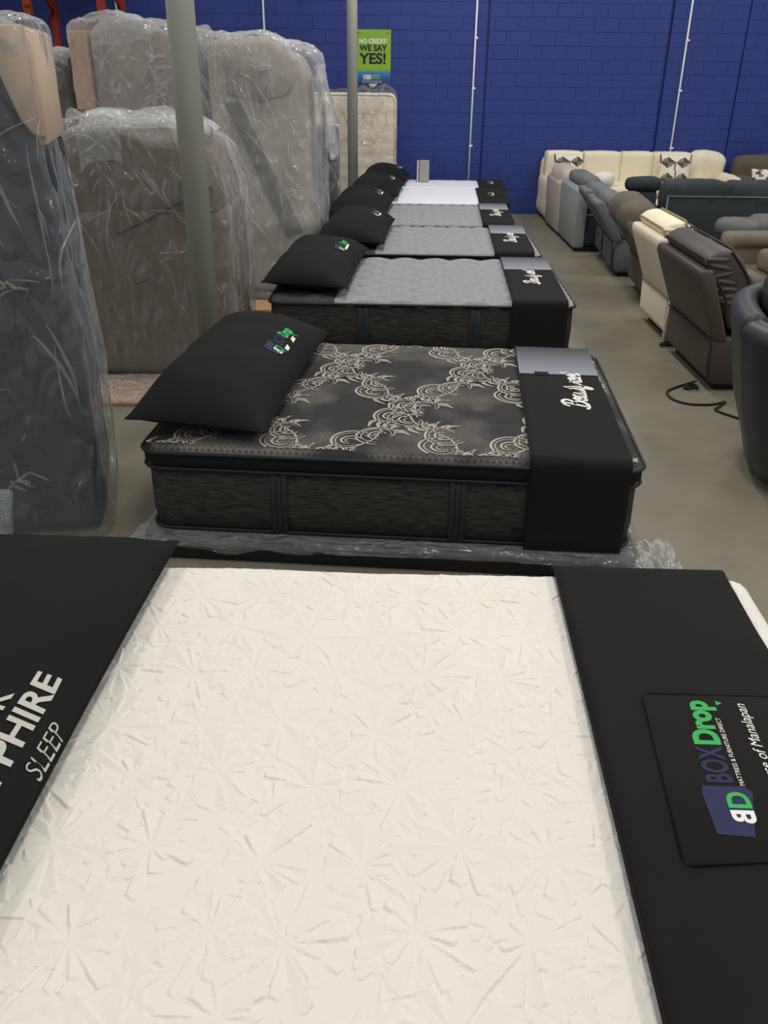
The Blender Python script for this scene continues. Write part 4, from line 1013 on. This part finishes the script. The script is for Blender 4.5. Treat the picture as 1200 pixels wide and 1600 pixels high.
PALEB = mat('pale_grey_fabric', (148, 152, 152), 0.9, 0.06, 5, 0.3, 200); DARKIN = mat('dark_blue_grey_fabric', (56, 62, 68), 0.9, 0.08, 5)
OYST = mat('oyster_fabric', (182, 172, 160), 0.9, 0.05, 5, 0.3, 200); OYSTD = mat('brown_grey_fabric', (116, 104, 94), 0.9, 0.06, 5)
NAVL = leather('charcoal_leather', (46, 50, 55), 0.42)

recliner('dark brown leather recliner with piped back, behind the cord loop on the floor', 2.10, 5.44, 6.40, BRN, 'wing', BRNP, 0.79, 0.11, 0, 0.895, dp=0.66)
c8 = recliner('cream recliner with pleated skirt, between the dark brown and the grey brown ones', 2.14, 6.55, 7.32, CREAM, 'wing', CREAMP, 0.79, 0.10, 0, 0.89, dp=0.62)
prism('skirt_pleat', [(-0.012, 0.03), (0.012, 0.03), (0.008, 0.33), (-0.008, 0.33)], -0.392, -0.378, CREAM, c8, 0.004, 1)
recliner('grey brown recliner with two puffy head cushions, beyond the cream one', 2.31, 7.66, 8.58, UMB, 'bustle', UMBP, 0.73, 0.17, -0.09, 0.86, dp=0.7)
recliner('blue grey suede recliner with rolled top, nearer of the two alike', 2.29, 8.92, 9.56, STEEL, 'roll', STEELP, 0.72, 0.17, -0.08, 0.80, m2=STEEL, dp=0.66)
recliner('blue grey suede recliner with rolled top, farther one beside the pale panelled sofa', 2.35, 9.70, 10.14, STEEL, 'roll', STEELP, 0.74, 0.20, -0.05, 0.80, dp=0.44)
# pale grey panelled sofa end, then oyster armchair
t = thing('sofa', 'grey sofa with tall pale side panel facing the aisle', 'sofa', (2.135, 10.75, 0))
prism('side_panel', [(0, 0.04), (-0.01, 0.66), (0.06, 0.70), (0.12, 0.66), (0.13, 0.04)], -0.50, 0.52, PALEB, t, 0.02, 2)
box('seat_box', 0.13, 0.5, -0.46, 0.5, 0.05, 0.40, DARKIN, t, 0.03); soft('back_cushion', (0.2, 0.9, 0.38), (0.22, 0.02, 0.56), 0.08, 0.05, DARKIN, t, puff(0.02, 3)); soft('headrest', (0.20, 0.84, 0.13), (0.15, 0.0, 0.735), 0.05, 0.05, STEEL, t, puff(0.02, 5))
tube('welt', [(0.13, -0.465, 0.402), (0.48, -0.465, 0.402)], 0.008, PALEB, t, 6); box('base', 0.03, 0.46, -0.48, 0.48, 0, 0.05, PIPING, t)
t = thing('armchair', 'oyster armchair at the far end of the aisle before the cream sofa', 'armchair', (2.13, 11.78, 0))
prism('side_panel', [(0, 0.04), (-0.02, 0.62), (0.03, 0.66), (0.10, 0.62), (0.12, 0.04)], -0.50, 0.46, OYST, t, 0.02, 2)
box('seat_box', 0.11, 0.7, -0.49, 0.44, 0.05, 0.36, OYSTD, t, 0.025); box('arm_front', 0.12, 0.66, -0.49, -0.36, 0.36, 0.5, OYSTD, t, 0.03, 3, True)
soft('arm_pad', (0.50, 0.16, 0.06), (0.36, -0.41, 0.385), 0.025, 0.04, OYST, t, puff(0.006, 5))
soft('back_cushion', (0.24, 0.86, 0.34), (0.14, 0.0, 0.60), 0.10, 0.05, OYST, t, puff(0.025, 7)); soft('throw_cushion', (0.34, 0.2, 0.22), (0.30, -0.26, 0.60), 0.08, 0.04, OYST, t, puff(0.02, 9)); box('base', 0.03, 0.66, -0.46, 0.42, 0, 0.05, PIPING, t)

# cream sectional sofa along the wall
tS = thing('sectional_sofa', 'long cream sofa with square back cushions along the blue wall', 'sofa', (2.15, 12.12, 0))
soft('seat_base', (2.52, 0.88, 0.30), (1.26, 0.52, 0.19), 0.04, 0.08, CREAM, tS, puff(0.01, 3)); box('plinth', 0.04, 2.46, 0.12, 0.9, 0, 0.06, PIPING, tS)
soft('back_frame', (2.52, 0.16, 0.66), (1.26, 0.90, 0.45), 0.06, 0.07, CREAM, tS, puff(0.01, 4))
for i, (xa, xb) in enumerate(((0.02, 0.515), (0.525, 1.035), (1.045, 1.475), (1.485, 2.0))):
    soft('back_cushion', (xb-xa, 0.24, 0.44), ((xa+xb)/2, 0.70, 0.645), 0.03, 0.035, CREAM, tS, puff(0.012, 10+i, 0.004, 6))
for i, (xa, xb) in enumerate(((0.1, 0.72), (0.73, 1.47), (1.48, 2.3))):
    soft('seat_cushion', (xb-xa, 0.74, 0.16), ((xa+xb)/2, 0.44, 0.40), 0.045, 0.05, CREAM, tS, puff(0.012, 20+i, 0.004, 6))
soft('corner_cushion', (0.52, 0.26, 0.46), (2.20, 0.62, 0.645), 0.10, 0.035, CREAM, tS, lambda P, n: puff(0.03, 33, 0.012, 6)(P, n) @ np.array([[0.90, 0.36, -0.16], [-0.38, 0.92, 0.02], [0.12, 0.05, 0.99]]))
soft('arm', (0.16, 0.9, 0.56), (2.46, 0.50, 0.34), 0.06, 0.06, CREAM, tS, puff(0.01, 8)); soft('arm', (0.14, 0.9, 0.50), (0.05, 0.50, 0.31), 0.06, 0.06, CREAM, tS, puff(0.01, 9))
C1, C2, C3 = mat('pillow_ivory', (226, 220, 208), 0.9, 0.03), mat('pillow_grey', (128, 120, 112), 0.9, 0.05), mat('pillow_brown', (84, 70, 60), 0.9, 0.05)
def patterned(lab, loc, lx, lz, fnm, rz=0.0, tilt=0.2):
    n = 24; U, Vv = np.meshgrid(np.linspace(-1, 1, n+1), np.linspace(-1, 1, n+1), indexing='ij'); u, v = U.ravel(), Vv.ravel()
    h = np.maximum(0, (1-np.abs(u)**3)*(1-np.abs(v)**3))**0.6*0.07; x = lx/2*u*(1-0.06*(1-v**2)); z = lz/2*v*(1-0.06*(1-u**2))
    V = np.concatenate([np.stack([x, -h, z], 1), np.stack([x, h, z], 1)]); i, j = np.meshgrid(np.arange(n), np.arange(n), indexing='ij'); b = (i*(n+1)+j).ravel()
    tri = []; mi = []
    for k, (a, ii, jj) in enumerate(zip(b, i.ravel(), j.ravel())):
        for T in ((a, a+n+1, a+1), (a+n+1, a+n+2, a+1)):
            tri.append(T); cu = np.mean(u[list(T)]); cv = np.mean(v[list(T)]); mi.append(fnm(cu, cv))
    f2 = [(t_[0]+(n+1)**2, t_[2]+(n+1)**2, t_[1]+(n+1)**2) for t_ in tri]
    o = pyd('throw_pillow', V, tri+f2, None, [C1, C2, C3]); o.data.polygons.foreach_set('material_index', mi+[0]*len(f2))
    bm = bmesh.new(); bm.from_mesh(o.data); bmesh.ops.remove_doubles(bm, verts=bm.verts, dist=0.0005); bm.to_mesh(o.data); bm.free()
    o.location = loc; o.rotation_euler = (-tilt, 0, rz)
    return tag(o, lab, 'pillow', 'patterned throw pillows')
def tri_pat(u, v):
    a = (u*0.5+0.5)*2; b = (v*0.5+0.5)*2; fa, fb_ = a % 1-0.5, b % 1-0.5
    if abs(fa)*0.9+abs(fb_)*1.25 < 0.46: return 2 if (fb_ > 0) == (fa > 0) else 1
    return 0 if (int(a*2)+int(b*2)) % 3 else (0 if abs(fa) < 0.42 else 2)
def brick_pat(u, v):
    r = int((v*0.5+0.5)*7); c = int((u*0.5+0.5)*6+(0.5 if r % 2 else 0))
    return 0 if r % 2 == 0 and c % 2 == 0 else (2 if (r+c) % 3 == 0 else (0 if r % 2 else 1))
patterned('white pillow with grey and brown diamonds, left end of the cream sofa', (2.44, 12.50, 0.66), 0.42, 0.40, tri_pat, 0.1)
patterned('white pillow with grey and brown diamonds, before the corner of the cream sofa', (3.86, 12.48, 0.66), 0.42, 0.42, tri_pat, -0.15)
o = soft('seat_pillow', (0.26, 0.12, 0.15), (2.86, 12.25, 0.565), 0.05, 0.03, mat('white_pillow_cloth', (228, 224, 216), 0.9, 0.03), None, puff(0.03, 3)); tag(o, 'small plain white pillow on the seat of the cream sofa', 'pillow')
# brown sofa at far right
tB2 = thing('sofa', 'brown grey sofa at the far right against the blue wall', 'sofa', (4.72, 11.95, 0))
MUD = mat('mud_brown_fabric', (92, 84, 74), 0.92, 0.06, 4)
soft('back', (1.5, 0.28, 0.82), (0.78, 0.82, 0.43), 0.10, 0.06, MUD, tB2, puff(0.02, 3)); soft('seat', (1.45, 0.8, 0.42), (0.78, 0.4, 0.23), 0.06, 0.08, MUD, tB2, puff(0.01, 4)); soft('arm', (0.17, 0.9, 0.6), (0.1, 0.45, 0.31), 0.07, 0.06, MUD, tB2, puff(0.01, 5))
patterned('small brown and ivory woven pillow on the brown sofa', (4.90, 11.95, 0.62), 0.40, 0.27, brick_pat, 0.05, 0.3)

# big dark blue grey sofa seen from behind
tN = thing('sofa', 'dark blue grey sofa seen from behind, in the middle of the right side', 'sofa', (2.88, 9.40, 0))
DKB = mat('dark_blue_grey_suede', (48, 54, 57), 0.9, 0.14, 4, 0.3, 200)
box('back_panel', 0.02, 2.1, 0.06, 0.30, 0.05, 0.725, DKB, tN, 0.015, 2, True); tube('welt', [(0.03, 0.055, 0.715), (2.08, 0.055, 0.715)], 0.006, mat('grey_welt', (120, 126, 130), 0.8), tN, 6)
tube('welt', [(0.025, 0.058, 0.08), (0.025, 0.058, 0.715)], 0.006, mat('grey_welt', (120, 126, 130), 0.8), tN, 6)
for k, (xa, xb) in enumerate(((0.0, 0.68), (0.66, 1.38), (1.36, 2.08))):
    soft('back_cushion', (xb-xa, 0.28, 0.32), ((xa+xb)/2, 0.22, 0.69), 0.07, 0.04, DKB, tN, puff(0.02, 40+k, 0.014, 6))
soft('seat', (1.9, 0.62, 0.36), (1.05, 0.60, 0.26), 0.06, 0.08, DKB, tN, puff(0.01, 4))
soft('arm', (0.20, 0.84, 0.60), (-0.08, 0.62, 0.31), 0.08, 0.06, DKB, tN, puff(0.01, 5)); box('base', 0.1, 2.0, 0.12, 0.85, 0, 0.06, PIPING, tN)
# dark bolster arm between
o = soft('bolster', (0.40, 0.20, 0.15), (2.95, 10.62, 0.70), 0.07, 0.035, DKB, None, puff(0.01, 5)); o.name = 'chaise_arm'
tag(o, 'dark grey padded chaise arm beyond the rolled top recliners', 'armrest')
o.data.transform(Matrix.Identity(4))
soft('support', (0.34, 0.16, 0.62), (2.95, 10.62, 0.33), 0.05, 0.06, DKB, o)

# open grey recliner with puffy footrests on a black mechanism
tF = thing('open_recliner', 'open grey recliner with puffy raised footrests on a black mechanism', 'recliner', (3.52, 8.1, 0))
DKG = mat('grey_microfibre', (96, 98, 98), 0.9, 0.10, 6, 0.3, 200)
for (x, y, z, sx, sy, sz) in ((-0.30, 0.15, 0.60, 0.34, 0.40, 0.15), (-0.02, 0.12, 0.62, 0.34, 0.40, 0.17), (-0.08, -0.42, 0.56, 0.36, 0.40, 0.18)):
    soft('footrest', (sx, sy, sz), (x, y, z), 0.075, 0.03, DKG, tF, puff(0.015, int(50+x*9), 0.010, 7))
soft('seat', (0.8, 1.3, 0.34), (0.62, 0, 0.38), 0.09, 0.06, DKG, tF, puff(0.02, 55)); soft('back', (0.26, 1.3, 0.6), (0.98, 0, 0.72), 0.11, 0.06, DKG, tF, puff(0.02, 56))
soft('arm_pad', (0.3, 0.3, 0.2), (0.28, 0.2, 0.78), 0.09, 0.04, DKG, tF, puff(0.02, 57))
for y in (-0.45, 0.05, 0.25):
    for a_, b_ in (((-0.22, 0.54), (0.12, 0.26)), ((-0.02, 0.55), (0.28, 0.30)), ((-0.14, 0.46), (0.2, 0.42)), ((0.12, 0.26), (0.3, 0.2))):
        p0, p1 = Vector((a_[0], y, a_[1])), Vector((b_[0], y, b_[1])); tube('linkage', [p0, p1], 0.02, GUSSET, tF, 6)
box('base', 0.15, 1.0, -0.6, 0.6, 0, 0.22, PIPING, tF, 0.02)
# brown seat front beyond the dark brown recliner
tG = thing('armchair', 'brown grey armchair with flat padded arms behind the dark brown recliner', 'armchair', (3.06, 6.78, 0))
UMB2 = mat('olive_brown_fabric', (104, 96, 84), 0.9, 0.1, 6, 0.3, 200)
soft('arm_pad', (0.42, 0.22, 0.09), (-0.18, 0.30, 0.70), 0.04, 0.03, UMB2, tG, puff(0.012, 3)); soft('arm_pad', (0.30, 0.34, 0.16), (-0.06, -0.12, 0.60), 0.04, 0.03, UMB2, tG, puff(0.012, 4))
soft('body', (0.62, 0.72, 0.46), (-0.08, 0.08, 0.29), 0.05, 0.06, UMB2, tG, puff(0.01, 5)); soft('arm_side', (0.34, 0.16, 0.30), (-0.16, 0.30, 0.52), 0.04, 0.05, UMB2, tG)
box('base', -0.36, 0.2, -0.24, 0.4, 0, 0.07, PIPING, tG)

# charcoal leather tub recliner at right edge
tT = thing('tub_recliner', 'charcoal leather recliner with curved padded rim, nearest at the right edge', 'recliner', (2.15, 4.05, 0))
def tub(name, plan, z0, z1, th, m, parent):
    P = smooth_path([(x, y, 0) for x, y in plan], 6); V = []; Fc = []
    zs = [(0.20, z0), (0.17, z0+0.10), (0.08, z0+0.35), (0.02, z1-0.16), (0.0, z1-0.06)]
    prof = [(-o, z) for o, z in zs]+[(0.005, z1-0.02), (-0.03, z1+0.012), (-th*0.5, z1+0.025), (-th+0.02, z1+0.005), (-th, z1-0.05), (-th-0.02, z1-0.25), (-0.26, z0)]
    k = len(prof)
    for i, p in enumerate(P):
        a = P[max(i-1, 0)]; b = P[min(i+1, len(P)-1)]; tg = (b-a).normalized(); nn = Vector((tg.y, -tg.x, 0))
        for o, z in prof: V.append((p.x+nn.x*o, p.y+nn.y*o, z))
    for i in range(len(P)-1):
        for j in range(k): Fc.append((i*k+j, i*k+(j+1) % k, (i+1)*k+(j+1) % k, (i+1)*k+j))
    Fc.append(tuple(range(k))); Fc.append(tuple((len(P)-1)*k+j for j in range(k))[::-1])
    o = pyd(name, V, Fc, parent, m)
    bm = bmesh.new(); bm.from_mesh(o.data); bmesh.ops.recalc_face_normals(bm, faces=bm.faces); bm.to_mesh(o.data); bm.free()
    return o
lc = lambda pts: [(x-2.15, y-4.05) for x, y in pts]
tub('back_shell', lc([(2.5, 5.02), (2.12, 4.86), (1.89, 4.68), (1.78, 4.45), (1.72, 4.22), (1.69, 4.06)]), 0.05, 0.85, 0.13, NAVL, tT)
tub('near_arm', lc([(1.685, 4.035), (1.72, 3.86), (1.84, 3.68), (2.05, 3.52), (2.45, 3.42)]), 0.05, 0.83, 0.13, NAVL, tT)
soft('head_cushion', (0.36, 0.62, 0.30), (0.02, 0.32, 0.84), 0.12, 0.035, NAVL, tT, puff(0.03, 61, 0.014, 8)); soft('back_cushion', (0.34, 0.60, 0.40), (0.03, 0.22, 0.58), 0.12, 0.04, NAVL, tT, puff(0.03, 63, 0.014, 8))
soft('seat', (0.6, 0.7, 0.36), (0.32, 0.18, 0.30), 0.08, 0.06, NAVL, tT, puff(0.02, 65))
box('base', 0.0, 0.5, -0.15, 0.55, 0, 0.12, PIPING, tT, 0.02)

# cords on the floor
CORD = mat('black_cord', (22, 20, 19), 0.6)
o = tube('power_cord', smooth_path([(2.10, 5.60, 0.02), (2.02, 5.57, 0.008), (1.93, 5.50, 0.008), (1.85, 5.41, 0.008), (1.845, 5.28, 0.008), (1.92, 5.19, 0.008), (2.06, 5.18, 0.008), (2.17, 5.23, 0.008), (2.10, 5.14, 0.008), (2.06, 5.08, 0.008), (2.14, 4.96, 0.008), (2.22, 4.90, 0.008)]), 0.007, CORD); tag(o, 'black power cord looped on the floor by the dark brown recliner', 'cord')
o = tube('cord_coil', [(2.03+0.05*math.cos(k*0.5)*(1-k*0.01), 5.49+0.035*math.sin(k*0.5), 0.008+0.0025*k*0.3) for k in range(34)], 0.006, CORD); tag(o, 'small coil of black cord by the corner of the dark brown recliner', 'cord')
o = tube('cord_coil', [(2.15+0.05*math.cos(k*0.5), 6.47+0.03*math.sin(k*0.5), 0.008+0.0008*k) for k in range(30)], 0.007, CORD); tag(o, 'small coil of black cord under the cream recliner', 'cord')
